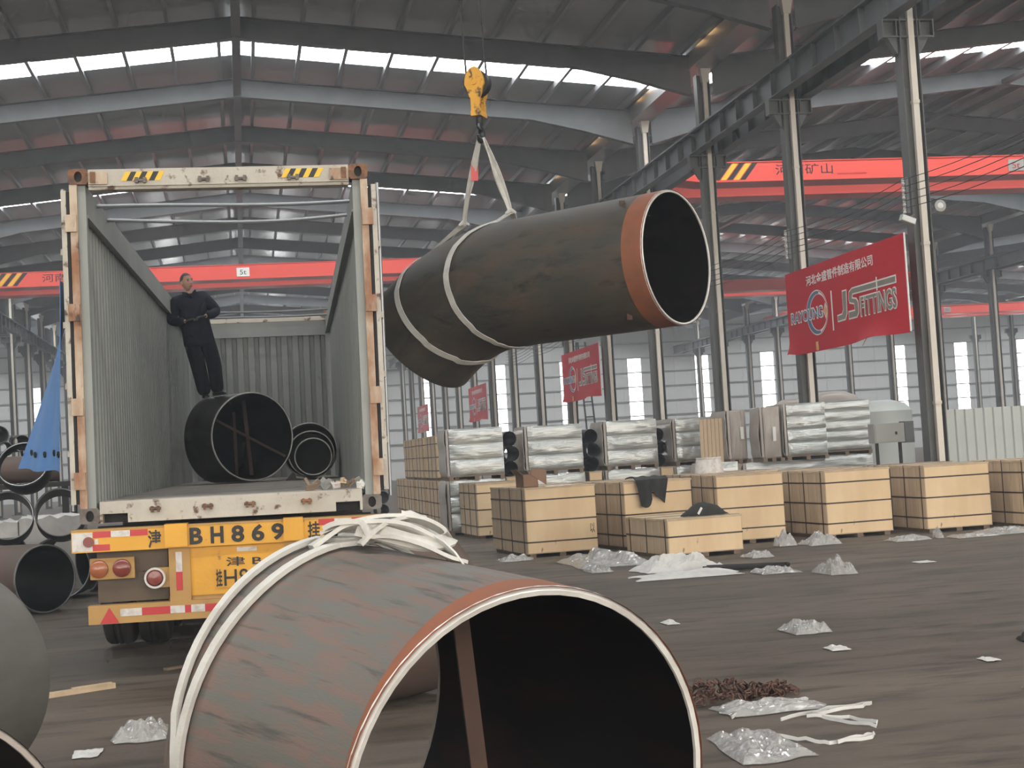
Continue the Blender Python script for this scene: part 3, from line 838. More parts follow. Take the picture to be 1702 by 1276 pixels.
# rear panels
for x in (-.44, .49):
    p = MB().box(x - .085, x + .085, -.05, .02, -.66, -.225).build('upright', M_trailer_dull, tr)
    MB().box(x - .03, x + .02, -.054, -.05, -.42, -.26).build('reflector', M_refl_white, p)
    MB().box(x - .03, x + .02, -.054, -.05, -.57, -.42).build('reflector', M_refl_red, p)
pp = MB().box(-.355, .405, -.02, .0, -.62, -.225).build('number_plate_panel', M_trailer, tr)
MB().box(.02, .18, -.03, -.02, -.285, -.25).build('plate_lamp', M_refl_white, pp)
pl = MB().box(-.16, .30, -.03, -.02, -.57, -.31).build('number_plate', M_trailer, pp)
put_text(fit_text(text_mesh('津 B', 1, .002, offset=.01), -.07, .22, -.40, -.325), 'plate_lettering', M_black, pp, TB(-.033))
put_text(fit_text(text_mesh('挂', 1, .002, offset=.02), -.155, -.105, -.56, -.42), 'plate_lettering', M_black, pp, TB(-.033))
put_text(fit_text(text_mesh('H869', 1, .002, offset=.005), -.09, .28, -.56, -.425), 'plate_lettering', M_black, pp, TB(-.033))
MB().box(-.50, .55, -.01, .05, -.67, -.61).build('panel_foot', M_trailer_dull, tr)
for s, sg in ((-1.0, 1), (1.0, -1)):
    MB().box(min(s - .10, s + .36 * sg + .10 * sg), max(s - .10, s + .36 * sg + .10 * sg), .04, .06, -.64, -.23).build('mud_panel', M_mud, tr)
    lb = MB().box(min(s - .15 * sg, s + .2 * sg), max(s - .15 * sg, s + .2 * sg), -.02, .03, -.45, -.28).build('lamp_bracket', M_trailer_dull, tr)
    for dx, m in ((-.08, M_lamp_orange), (.10, M_lamp_red)):
        MB().lathe([(0, .05), (.05, .045), (.07, .03), (.075, 0), (.07, -.01)], 20, (s + dx * sg, -.02, -.365), (0, -1, 0)).build('tail_lamp', m, lb)
    lb = MB().box(min(s + .33 * sg, s + .50 * sg), max(s + .33 * sg, s + .50 * sg), -.02, .02, -.54, -.38).build('lamp_bracket', M_trailer_dull, tr)
    MB().lathe([(0, .045), (.055, .04), (.07, .02), (.07, .0)], 20, (s + .36 * sg, -.02, -.46), (0, -1, 0)).build('reverse_lamp', M_lamp_red, lb)
    MB().lathe([(.068, .03), (.085, .03), (.085, 0), (.068, 0)], 20, (s + .36 * sg, -.02, -.46), (0, -1, 0)).build('lamp_ring', M_refl_white, lb)
ub = MB().box(-1.17, 1.15, -.06, .05, -.805, -.655).build('underrun_bar', M_trailer_dull, tr)
q = MB(); quad(q, [(-1.08, -.80), (-.93, -.80), (-1.005, -.675)], -.066, -.060); q.build('triangle_reflector', M_refl_red, ub)
for x0, x1, m in ((-.92, -.75, M_refl_white), (-.75, -.525, M_refl_red), (-.525, -.41, M_refl_white), (-.41, -.36, M_refl_red), (-.36, -.25, M_refl_white),
                  (-.25, -.05, M_refl_red), (-.05, .15, M_refl_white), (.15, .35, M_refl_red), (.35, .55, M_refl_white), (.55, .80, M_refl_red), (.80, 1.0, M_refl_white)):
    MB().box(x0, x1, -.064, -.060, -.75, -.69).build('reflector', m, ub)
for s in (-.45, .45):
    MB().box(s - .07, s + .07, .06, CL - .1, -.07, -.05).box(s - .008, s + .008, .06, CL - .1, -.42, -.07).box(s - .07, s + .07, .06, CL - .1, -.44, -.42).build('chassis_rail', M_chassis, tr)
for y in (.6, 2.4, 4.2, 6.0, 8.0, 10.0, 12.0):
    MB().box(-1.15, 1.15, y - .06, y + .06, -.16, -.045).build('cross_member', M_chassis, tr)
for s in (-1, 1):
    lg = MB().box(s * .8 - .08, s * .8 + .08, 9.2, 9.36, -1.22, -.16).box(s * .8 - .15, s * .8 + .15, 9.08, 9.48, -1.235, -1.20)
    lg.build('landing_leg', M_chassis, tr)
tw = MB().lathe([(.26, -.14), (.43, -.145), (.475, -.13), (.497, -.10), (.50, -.04), (.485, -.035), (.485, -.02), (.50, -.015), (.50, .015), (.485, .02), (.485, .035), (.50, .04), (.497, .10), (.475, .13), (.43, .145), (.26, .14)], 40, (0, 0, 0), (1, 0, 0)).mesh('tyre', M_tyre)
hb = MB().lathe([(0, -.02), (.10, -.05), (.12, -.08), (.24, -.06), (.27, -.13), (.27, .13), (.24, .06), (.1, .06), (0, .06)], 24, (0, 0, 0), (1, 0, 0)).mesh('wheel_hub', M_trailer_dull)
for y in (2.58, 3.89, 5.20):
    MB().cyl((-1.2, y, -.765), (1.2, y, -.765), .07, 14).build('axle', M_chassis, tr)
    for x in (-1.215, -.885, .885, 1.215):
        w = link('tyre', tw, tr, (x, y, -.765)); link('wheel_hub', hb, w)

# ================================================================== pipes and fittings
def pipe(name, label, cat, path, R, t, mo, mi, band=(0, 0), rims=(True, True), group=None, braces=(), n=56, bandm=None, parent=None, rim_m=None, dark_disc=False):
    path = [vv(p) for p in path]
    base = V((path[0].x, path[0].y, min(p.z for p in path) - R))
    th = thing(name, label, cat, base, group=group)
    T, fr_ = frames(path)
    # make the frame's second vector as upright as possible so the UV seam is underneath
    L_ = [0.0]
    for a, b in zip(path, path[1:]): L_.append(L_[-1] + (b - a).length)
    tot = L_[-1]
    body = MB()
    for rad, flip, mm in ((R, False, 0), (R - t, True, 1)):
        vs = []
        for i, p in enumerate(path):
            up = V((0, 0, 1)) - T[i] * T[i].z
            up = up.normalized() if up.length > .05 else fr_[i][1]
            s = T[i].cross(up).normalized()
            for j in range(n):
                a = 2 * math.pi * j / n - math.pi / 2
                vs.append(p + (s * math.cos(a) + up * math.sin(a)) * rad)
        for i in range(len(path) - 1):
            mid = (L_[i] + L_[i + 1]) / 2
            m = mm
            if mm == 0 and (mid < band[0] or tot - mid < band[1]): m = 2
            fs, uv = [], []
            for j in range(n):
                k = (j + 1) % n
                a, b, c, d = i * n + j, (i + 1) * n + j, (i + 1) * n + k, i * n + k
                u0, u1 = L_[i], L_[i + 1]; v0, v1 = j / n * 2 * math.pi * R, (j + 1) / n * 2 * math.pi * R
                if flip:
                    fs.append((a, d, c, b)); uv.append(((u0, v0), (u0, v1), (u1, v1), (u1, v0)))
                else:
                    fs.append((a, b, c, d)); uv.append(((u0, v0), (u1, v0), (u1, v1), (u0, v1)))
            if i == 0:
                base_i = len(body.v)
                body.v += [tuple(p) for p in vs]
            for f, u in zip(fs, uv):
                body.f.append(tuple(x + base_i for x in f)); body.m.append(m); body.s.append(True); body.uv.append(u)
    body.build('pipe_wall', [mo, mi, bandm or M_band], th, base)
    for end, want in ((0, rims[0]), (-1, rims[1])):
        p = path[end]; d = T[end] * (-1 if end == 0 else 1)
        MB().lathe([(R - t - .001, -.012), (R - t - .001, .0), (R - t * .45, .004), (R + .001, -t * .5), (R + .001, -.014)], n, p, d).build('bevelled_rim', (rim_m or M_bright) if want else mo, th, base)
    if dark_disc:  # added dark disc blocks light through the far end, keeping the bore black
        MB().lathe([(0, -.03), (R - t - .002, -.03), (R - t - .002, -.015), (0, -.015)], n, path[-1], T[-1]).build('dark_bore_disc', mi, th, base)
    for (a, b, w, m) in braces:
        MB().bar(a, b, w, w * .6, up=(0, 1, 0)).build('brace_bar', m, th, base)
    return th
def hermite(p0, t0, p1, t1, n=14):
    p0, t0, p1, t1 = map(vv, (p0, t0, p1, t1)); out = []
    for i in range(n + 1):
        s = i / n
        out.append(p0 * (2 * s ** 3 - 3 * s ** 2 + 1) + t0 * (s ** 3 - 2 * s ** 2 + s) + p1 * (-2 * s ** 3 + 3 * s ** 2) + t1 * (s ** 3 - s ** 2))
    return out
def dirv(az, el=0):
    a, e = math.radians(az), math.radians(el)
    return V((math.sin(a) * math.cos(e), math.cos(a) * math.cos(e), math.sin(e)))
def bend(p0, d, axis, rad, ang, lead=0.0, tail=0.0, n=14, lead_n=6):
    """straight lead, then an arc of ang degrees about axis, then a straight tail"""
    p, d, axis = vv(p0), vv(d).normalized(), vv(axis).normalized()
    out = [p + d * (lead * i / lead_n) for i in range(lead_n)] if lead > 0 else []
    q = p + d * lead
    c = axis.cross(d).normalized() * rad + q
    for i in range(n + 1):
        out.append(c + Matrix.Rotation(math.radians(ang) * i / n, 3, axis) @ (q - c))
    if tail > 0:
        d2 = Matrix.Rotation(math.radians(ang), 3, axis) @ d
        for i in range(1, 4): out.append(out[len(out) - i] * 0 + (c + Matrix.Rotation(math.radians(ang), 3, axis) @ (q - c)) + d2 * tail * i / 3)
    return out
# insert a fine first step so that end bands are even
def fine(path, first=.16):
    a, b = path[0], path[1]
    d = (b - a)
    if d.length > first * 1.2:
        return [a, a + d.normalized() * first] + path[1:]
    return path

ZU = V((0, 0, 1))
# 1. foreground elbow
t0, t1 = dirv(-17, 6) * .6, dirv(-39, 11) * .6
pf = hermite((.765, 4.25, .66), t0, (.185, 5.0, .80), t1, 16)
FG = pf
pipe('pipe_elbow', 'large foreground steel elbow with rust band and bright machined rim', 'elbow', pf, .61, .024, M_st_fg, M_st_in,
     band=(.17, .0), rims=(True, False),
     braces=[((.70, 4.62, .12), (.62, 4.60, 1.28), .05, M_brace)])
for bx, by in ((.42, 4.98), (-.05, 5.02)):
    tag(MB().box(bx - .06, bx + .06, by - .25, by + .25, 0, .155).build('timber_block', M_wood_old), 'timber block wedged under the foreground elbow, %s one' % ('right' if bx > .2 else 'left'), 'timber')
# 2. elbow lying right behind it
pb = bend((1.10, 10.62, .615), V((-.62, -.78, 0)), (0, 0, -1), .93, 38, lead=.0)
pipe('pipe_elbow', 'rusty brown elbow on the floor right behind the knotted foreground elbow', 'elbow', pb, .61, .022, M_st_brown, M_st_in, rims=(False, False))
# 3. big pipe at the left edge and the opening in the lower left corner
pl_ = [V((-1.66, 8.6, .615)) + dirv(-160) * s for s in (0, .2, .5, .8)]
pipe('steel_pipe', 'large dull grey pipe end cut off by the left edge of the picture', 'pipe', pl_, .61, .022, M_st_grey, M_st_in, rims=(False, False))
pc_ = [V((-.97, 4.2, .54)) + dirv(-34) * s for s in (0, .14, .5, .9)]
pipe('steel_pipe', 'dark pipe opening with pale rim in the lower left corner', 'pipe', pc_, .537, .02, M_st_dark, M_st_in, rims=(True, False), rim_m=M_wrap_end)
# 4. lifted pipe
SD = V((-.69, .724, -.015)).normalized()
SP0 = V((3.985, 13.1, 3.345))
sp = bend(SP0, SD, SD.cross(ZU) * -1, 1.9, 36, lead=1.85, tail=.15, lead_n=17)
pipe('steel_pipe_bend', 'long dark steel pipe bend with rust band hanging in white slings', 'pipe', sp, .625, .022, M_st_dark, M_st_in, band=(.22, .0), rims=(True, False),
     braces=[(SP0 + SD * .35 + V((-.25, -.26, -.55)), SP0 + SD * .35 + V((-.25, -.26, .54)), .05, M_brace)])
# 5. fittings inside the container
pe = bend((.12, 20.5, 2.085), dirv(-25), (0, 0, 1), 1.6, 22, lead=.35, tail=.0)
pipe('pipe_elbow', 'big black elbow in the container under the feet of the man', 'elbow', pe, .605, .018, M_st_black, M_st_in_black, rims=(True, False), dark_disc=True,
     braces=[(V((-.40, 20.62, 2.36)), V((.60, 20.80, 1.76)), .035, M_brace), (V((.08, 20.95, 1.56)), V((.02, 20.95, 2.60)), .05, M_brace), (V((-.12, 21.1, 1.56)), V((-.12, 21.1, 2.45)), .04, M_brace)])
for nm, c, R, L_, lab in (('pipe_reducer', (.90, 21.2, 1.862), .39, .9, 'largest of the three nested black pipe fittings beside the big container elbow'),
                          ('pipe_reducer', (.905, 20.85, 1.808), .322, .8, 'middle of the three nested black pipe fittings in the container'),
                          ('pipe_reducer', (.915, 20.5, 1.765), .258, .7, 'smallest and frontmost of the three nested black pipe fittings in the container')):
    pipe(nm, lab, 'pipe fitting', [V(c) + dirv(2) * s for s in (0, .1, L_ * .5, L_)], R, .016, M_st_black, M_st_in_black, rims=(True, False), n=40, dark_disc=True,
         braces=[(V(c) + V((-R * .8, .1, R * .45)), V(c) + V((-R * .8 + .03, .1, .75 * R)), .05, M_st_black)] if R > .36 else ())
# wedge keeping them from rolling
wd = MB().hexa([(.52, 20.35, 1.455), (.68, 20.35, 1.455), (.68, 20.6, 1.455), (.52, 20.6, 1.455), (.62, 20.35, 1.56), (.64, 20.35, 1.56), (.64, 20.6, 1.56), (.62, 20.6, 1.56)])
tag(wd.build('wheel_chock', M_st_black), 'small black wedge between the big and the nested fittings in the container', 'wedge')
# 6. heap of elbows left of the trailer
heap = [
    ((-2.53, 19.5, .435), .43, -38, 0, 60, .75, M_st_brown, 'brown elbow with wide round opening at the foot of the left heap'),
    ((-2.62, 21.6, .435), .43, -4, 0, -30, 1.2, M_st_black, 'dark elbow partly hidden behind the trailer tail lamps, foot of the left heap'),
    ((-3.75, 20.4, .435), .43, -25, 0, 40, 1.0, M_st_brown, 'brown elbow at the left picture edge, foot of the heap'),
    ((-2.52, 21.2, 1.215), .335, -6, -8, 0, 0, M_st_black, 'black short fitting seen through to white floor, right one in the heap'),
    ((-3.20, 21.2, 1.215), .335, -8, -8, 0, 0, M_st_black, 'black short fitting seen through to white floor, left one in the heap'),
    ((-2.95, 21.0, 1.90), .345, 4, -30, 20, .6, M_st_black, 'black elbow with upward-facing oval opening on top of the left heap'),
    ((-3.75, 21.4, 1.72), .33, -20, -35, 40, .6, M_st_black, 'black elbow at the left picture edge in the upper heap'),
    ((-2.35, 22.75, .435), .43, 60, 0, 50, .7, M_st_black, 'black elbow lying behind the heap, nearest the trailer'),
    ((-3.30, 22.6, .435), .43, -75, 0, 40, .7, M_st_black, 'black elbow lying behind the heap, farthest left'),
]
for c, R, az, el, ang, rad, m, lab in heap:
    d = dirv(az, el)
    p = bend(c, d, ZU if ang > 0 else -ZU, rad, abs(ang), lead=.15, lead_n=2) if ang else [V(c) + d * s for s in (0, .1, .4, .75)]
    pipe('pipe_elbow', lab, 'elbow', p, R, .018, m, M_st_in_black, rims=(True, False), group='heaped pipe elbows', n=44, rim_m=M_purlin)
for i, (x, y, z, R, az, el) in enumerate(((-4.02, 26.0, 2.45, .17, 0, -35), (-3.86, 25.6, 2.22, .12, 10, -15), (-3.62, 25.8, 2.30, .14, -5, -40), (-3.35, 25.9, 2.34, .13, 20, -30))):
    d = dirv(az, el)
    pipe('small_elbow', 'small black elbow on the very top of the left heap, %s from the left' % ORD[i], 'elbow', bend((x, y, z), d, ZU, .3, 60), R, .012, M_st_black, M_st_in_black,
         rims=(True, False), group='small elbows on the heap', n=28, rim_m=M_purlin)
pipe('pipe_tee', 'reddish brown pipe lying across the upper left heap under the small elbows', 'pipe', [V((-4.6, 25.2, 1.86)) + V((1, .1, 0)) * s for s in (0, .3, .8, 1.6)], .22, .015, M_st_brown, M_st_in, rims=(True, False), n=36)
# rack and pale sheets that carry the upper heap
rkk = thing('storage_rack', 'low dark steel rack behind the left heap carrying the small elbows', 'rack', (-3.9, 25.8, 0))
for x in (-1.0, 1.0):
    for y in (-.6, .6):
        MB().box(x - .05, x + .05, y - .05, y + .05, 0, 1.55).build('leg', M_chassis, rkk)
MB().box(-1.1, 1.1, -.7, .7, 1.55, 1.63).build('shelf', M_chassis, rkk)
for i, (x, y, w, z) in enumerate(((-2.95, 24.0, .9, 1.1), (-3.85, 24.2, .8, 1.05))):
    g = [[(x - w / 2 + w * a / 8 + .02 * noise.noise((a, b, i)), y + .9 * b / 6 - .45, z + .08 * noise.noise((a * .9, b * .9, i * 3.1))) for a in range(9)] for b in range(7)]
    g = [[(r[0][0], r[0][1], 0) for r in [[p] for p in g[0]]]] + g + [[(p[0], p[1], 0) for p in g[-1]]]
    tag(MB().sheet(g, .02).build('wrapped_bundle', M_bag_white), 'white wrapped bundle behind the left heap, %s one' % ('right' if i == 0 else 'left'), 'bundle')
# ================================================================== hook, ropes and slings
HK = V((2.41, 14.2, 4.81))
hk = thing('crane_hook_block', 'yellow crane hook block with black hook above the lifted pipe', 'hook', HK, (0, 0, math.radians(62)))
pr = []
for i in range(15):
    a = math.pi * i / 14
    pr.append((a, i))
blk = MB()
# two rounded cheek plates with a sheave between
def cheek(x0, x1, m=0):
    n = 22; vs = []
    for x in (x0, x1):
        for i in range(n):
            a = 2 * math.pi * i / n
            w = .100 if math.sin(a) > -.2 else .080
            vs.append((x, w * math.cos(a) * (1 if x0 < x < x1 else 1), .43 + .17 * math.sin(a)))
    fs = [tuple(range(n - 1, -1, -1)), tuple(range(n, 2 * n))] + [(i, (i + 1) % n, (i + 1) % n + n, i + n) for i in range(n)]
    return fs, vs
for x0, x1 in ((-.095, -.06), (.06, .095)):
    fs, vs = cheek(x0, x1); MB().add(vs, fs, 0).build('cheek_plate', M_hook_y, hk)
MB().lathe([(.03, -.055), (.13, -.055), (.115, -.01), (.115, .01), (.13, .055), (.03, .055)], 24, (0, 0, .45), (1, 0, 0)).build('sheave', M_hook_b, hk)
MB().lathe([(.0, -.11), (.03, -.11), (.03, .11), (.0, .11)], 14, (0, 0, .45), (1, 0, 0)).build('sheave_pin', M_hook_y, hk)
for s in (-1, 1):
    MB().box(s * .075 - .022, s * .075 + .022, -.045, .045, .13, .30).build('side_strap', M_hook_y, hk)
MB().box(-.10, .10, -.05, .05, .12, .17).build('crosshead', M_hook_y, hk)
MB().lathe([(0, .12), (.035, .12), (.035, .05), (.028, .04)], 14).build('hook_shank', M_hook_b, hk)
hp = [(0, 0, .06), (0, 0, .02)]
for i in range(15):
    a = math.radians(100 - i * 19)
    hp.append((.062 * math.cos(a) * 1.0 - .0, 0, -.045 + .068 * math.sin(a)))
MB().tube(hp, [.03, .03] + [.024 + .012 * math.sin(math.pi * min(1, i / 11)) - (.012 if i > 12 else 0) for i in range(15)], 10).build('hook', M_hook_b, hk)
MB().bar((-.055, -.005, .035), (.06, -.01, .0), .035, .012, up=(0, 1, 0)).build('safety_latch', M_purlin, hk)
for i, dx in enumerate((-.10, .10)):
    tag(MB().tube([HK + V((dx, 0, .46)), HK + V((dx * .9 - .02, .31, 2.8)), HK + V((dx * .8 - .03, .58, 5.30))], .011, 6).build('hoist_rope', M_rope),
        'dark wire hoist rope rising from the hook block, %s one' % ('left' if dx < 0 else 'right'), 'rope')

def pipe_frame(path, s):
    acc = 0
    for a, b in zip(path, path[1:]):
        l = (b - a).length
        if acc + l >= s or b is path[-1]:
            T = (b - a).normalized(); p = a + T * (s - acc)
            up = (ZU - T * T.z).normalized(); side = up.cross(T)    # towards the camera side
            if side.y > 0: side = -side
            return p, T, side, up
        acc += l
def ring_sling(path, R, s_of, a0=0, a1=360, n=48, lift=.012, w=.075):
    pts, sides = [], []
    for i in range(n + 1):
        a = math.radians(a0 + (a1 - a0) * i / n)
        p, T, sd, up = pipe_frame(path, s_of(a))
        pts.append(p + (sd * math.cos(a) + up * math.sin(a)) * (R + lift)); sides.append(T)
    return pts, sides
for idx, (s0, lean, node, lab, tops) in enumerate((
        (1.86, .34, V((2.70, 14.38, 4.02)), 'white webbing sling round the middle of the lifted pipe, right of the two', .0),
        (2.62, .20, V((2.28, 14.72, 3.97)), 'white webbing sling round the bend of the lifted pipe, left of the two', .0))):
    sg = thing('lifting_sling', lab, 'sling', (node.x, node.y, node.z), group='slings on the lifted pipe')
    f = lambda a, s0=s0, lean=lean: s0 + lean * max(0.0, math.cos(a)) ** 1.0
    p, T, sd, up = pipe_frame(sp, s0)
    pts, sides = ring_sling(sp, .625, f, 80, 80 - 340, 60)
    # run both free ends up into the node
    pts = [node] + pts + [node + V((.02, .02, 0))]; sides = [T] + sides + [T]
    MB().ribbon(pts, sides, .062, .010).build('sling_loop', M_sling, sg, node)
    top = HK + V((-.01 + .03 * (1 - idx), -.01, -.085))
    mid = node.lerp(top, .5)
    path = [node + V((0, 0, -.02))] + [node.lerp(top, k / 10) for k in range(1, 11)]
    rot = [V((math.cos(k * .16 + idx), math.sin(k * .16 + idx), 0)) for k in range(11)]
    MB().ribbon(path, rot, [.035, .045, .055, .07, .085, .09, .085, .07, .06, .05, .04], .014).build('sling_leg', M_sling, sg, node)
    off = V((.03, .0, 0))
    MB().ribbon([q + off * (1 if idx == 0 else -.6) * math.sin(math.pi * i / 10) for i, q in enumerate(path)], [V((.7, -.7, 0))] * 11, .045, .012).build('sling_leg', M_sling, sg, node)
    MB().tube([node + V((-.05, 0, -.015)), node + V((0, -.01, .02)), node + V((.05, 0, -.01))], [.015, .03, .015], 8).build('choke_knot', M_sling, sg, node)
    if idx == 1:
        c = node.lerp(top, .62)
        MB().ribbon([c + V((.0, -.035, -.10)), c + V((0.012, -.035, .10))], V((1, -.1, 0)), .07, .006).build('sling_tag', M_tag, sg, node)

# sling round the foreground elbow with a loose knot on top
fgL = 0
for a, b in zip(FG, FG[1:]): fgL += (b - a).length
ks = fgL - .10
kp, kT, ksd, kup = pipe_frame(FG, ks)
KN = kp + kup * .64 + kT * -.02 + V((.06, -.02, 0))
sg = thing('lifting_sling', 'dirty white webbing sling knotted on top of the foreground elbow', 'sling', KN)
for off, wd_ in ((0.075, .024), (-.035, .028)):
    f = lambda a, off=off: ks + .03 + off * (.12 + .88 * max(0.0, math.sin(a))) + .012 * math.sin(3 * a)
    pts, sides = ring_sling(FG, .61, f, 84, 84 - 350, 70, lift=.016)
    pts = [KN + V((0, 0, -.01))] + pts + [KN + V((.02, 0, -.01))]; sides = [kT] + sides + [kT]
    MB().ribbon(pts, sides, wd_, .016).build('sling_loop', M_sling, sg, KN)
rnd = random.Random(5)
def strap(pts, w=.05, t=.012, twist=0.0, name='knot_strand', m=M_sling):
    cps = [vv(p) for p in pts]
    out = []
    for i in range(len(cps) - 1):
        a = cps[max(0, i - 1)]; b = cps[i]; c = cps[i + 1]; d = cps[min(len(cps) - 1, i + 2)]
        for k in range(6):
            u = k / 6
            out.append(.5 * ((2 * b) + (-a + c) * u + (2 * a - 5 * b + 4 * c - d) * u * u + (-a + 3 * b - 3 * c + d) * u ** 3))
    out.append(cps[-1])
    sides = []
    for i in range(len(out)):
        d = (out[min(len(out) - 1, i + 1)] - out[max(0, i - 1)]).normalized()
        s, u = ortho(d)
        an = twist * i / len(out)
        sides.append(s * math.cos(an) + u * math.sin(an))
    return MB().ribbon([KN + p for p in out], sides, w, t).build(name, m, sg, KN)
strap([(-.20, -.02, -.02), (-.10, .0, .03), (.0, -.03, .04), (.10, -.05, .02), (.20, -.06, -.04)], .06, .014, .8)
strap([(-.16, .05, .02), (-.05, .02, .05), (.06, .02, .055), (.17, -.01, .035), (.24, -.05, -.02), (.15, -.09, -.03), (.02, -.06, .01), (-.05, -.02, .03)], .055, .012, 1.2)
strap([(-.05, -.07, -.02), (.02, -.05, .035), (.09, .0, .05), (.16, .06, .04), (.10, .10, .02), (0, .05, .02)], .05, .012, .5)
strap([(-.03, -.05, .0), (.05, -.09, .0), (.14, -.12, -.03), (.23, -.14, -.08), (.27, -.13, -.10)], .045, .012, .3)
strap([(-.14, .02, .035), (-.10, -.01, .05), (-.03, -.03, .045), (.0, -.06, .0)], .06, .016, .2)
g = []
for i in range(7):
    row = []
    for j in range(7):
        u, v = i / 6, j / 6
        row.append(KN + V((.10 + .17 * u, .06 - .20 * v * u - .04 * v, .05 - .17 * u * u + .03 * math.sin(v * 5 + u * 3) - .02 * v)))
    g.append(row)
MB().sheet(g, .006).build('knot_tail', M_sling, sg, KN)

# ================================================================== blue tarpaulin beside the container
g = []
for i in range(15):
    v = i / 14
    row = []
    for j in range(11):
        u = j / 10
        y = 12.95 + 1.3 * u
        x = -1.455 - .03 * u - (.55 * v ** 1.1) * (0.1 + .9 * u) - .02 * math.sin(u * 11 + v * 2) * v
        z = 3.32 - 1.60 * v + .05 * u + .01 * math.sin(u * 9)
        row.append((x, y, z))
    g.append(row)
tp = thing('tarpaulin', 'blue tarpaulin hanging from the left side of the container', 'tarpaulin', (-1.6, 13.5, 1.7))
MB().sheet(g, .006).build('sheet', M_tarp, tp, (-1.6, 13.5, 1.7))
for j in (0, 2, 4, 6, 8, 10):
    p = V(g[13][j]) + V((-.006, 0, .03))
    MB().lathe([(.012, -.004), (.028, -.004), (.028, .008), (.012, .008)], 12, p, (-1, -.4, 0)).build('eyelet', M_gasket, tp, (-1.6, 13.5, 1.7))
tag(MB().tube([(-1.42, 12.93, 3.36), (-1.42, 13.6, 3.36), (-1.43, 14.4, 3.37)], .012, 8).build('tarp_cord', M_rope), 'thin cord holding the blue tarpaulin along the container side', 'cord')

# ================================================================== scrap on the container sill
rs = random.Random(3)
Mc = Matrix.Translation(CLOC) @ Euler(CROT).to_matrix().to_4x4()
for i, (x, y, s, hgt, kind) in enumerate(((.64, .18, .13, .05, 'pale splintered board'), (.75, .22, .10, .10, 'torn grey sheet-metal scrap'), (.84, .16, .08, .08, 'crumpled pale paper scrap'),
                                          (.90, .26, .07, .14, 'upright wood splinter'), (.97, .20, .07, .10, 'broken plank end'), (1.03, .30, .05, .16, 'narrow standing slat'),
                                          (1.06, .12, .05, .06, 'small white lump of plaster'))):
    b = MB()
    for k in range(3):
        c = V((x + rs.uniform(-.03, .03), y + rs.uniform(-.04, .04), .178 + hgt * .4))
        d = V((rs.uniform(-1, 1), rs.uniform(-.6, .6), rs.uniform(-.2, .9))).normalized()
        hl = s * rs.uniform(.4, .7)
        if c.z - abs(d.z) * hl < .19: c.z = .19 + abs(d.z) * hl
        b.bar(Mc @ (c - d * hl), Mc @ (c + d * hl), rs.uniform(.02, .06), rs.uniform(.008, .02), up=(rs.uniform(-1, 1), rs.uniform(-1, 1), .5))
    tag(b.build('scrap_piece', (M_wood_old, M_cabinet, M_refl_white, M_wood_side, M_wood_old, M_cont_white, M_white)[i]), kind + ' on the right end of the container sill', 'scrap')

# ================================================================== the man in the container
def skin_mesh(nodes, links_, sub=2, root=0):
    me = bpy.data.meshes.new('skin_tmp')
    me.from_pydata([n[0] for n in nodes], links_, [])
    o = bpy.data.objects.new('skin_tmp', me); COL.objects.link(o)
    md = o.modifiers.new('s', 'SKIN'); md.use_smooth_shade = True
    sv = me.skin_vertices[0].data if me.skin_vertices else None
    if sv is None:
        bpy.context.view_layer.objects.active = o
        o.select_set(True)
        bpy.ops.object.modifier_remove(modifier='s'); bpy.ops.object.modifier_add(type='SKIN')
        o.modifiers[0].use_smooth_shade = True
        sv = me.skin_vertices[0].data
    for i, n in enumerate(nodes):
        r = n[1]
        sv[i].radius = r if isinstance(r, tuple) else (r, r)
        sv[i].use_root = (i == root)
    sd = o.modifiers.new('d', 'SUBSURF'); sd.levels = sub; sd.render_levels = sub
    dg = bpy.context.evaluated_depsgraph_get(); dg.update()
    res = bpy.data.meshes.new_from_object(o.evaluated_get(dg))
    bpy.data.objects.remove(o); bpy.data.meshes.remove(me)
    return res
PB = V((-.41, 21.0, 2.67))
man = thing('person', 'man in dark navy work clothes leaning on the container wall, standing on the big elbow', 'person', PB,
            (math.radians(2), math.radians(-10), math.radians(12)))
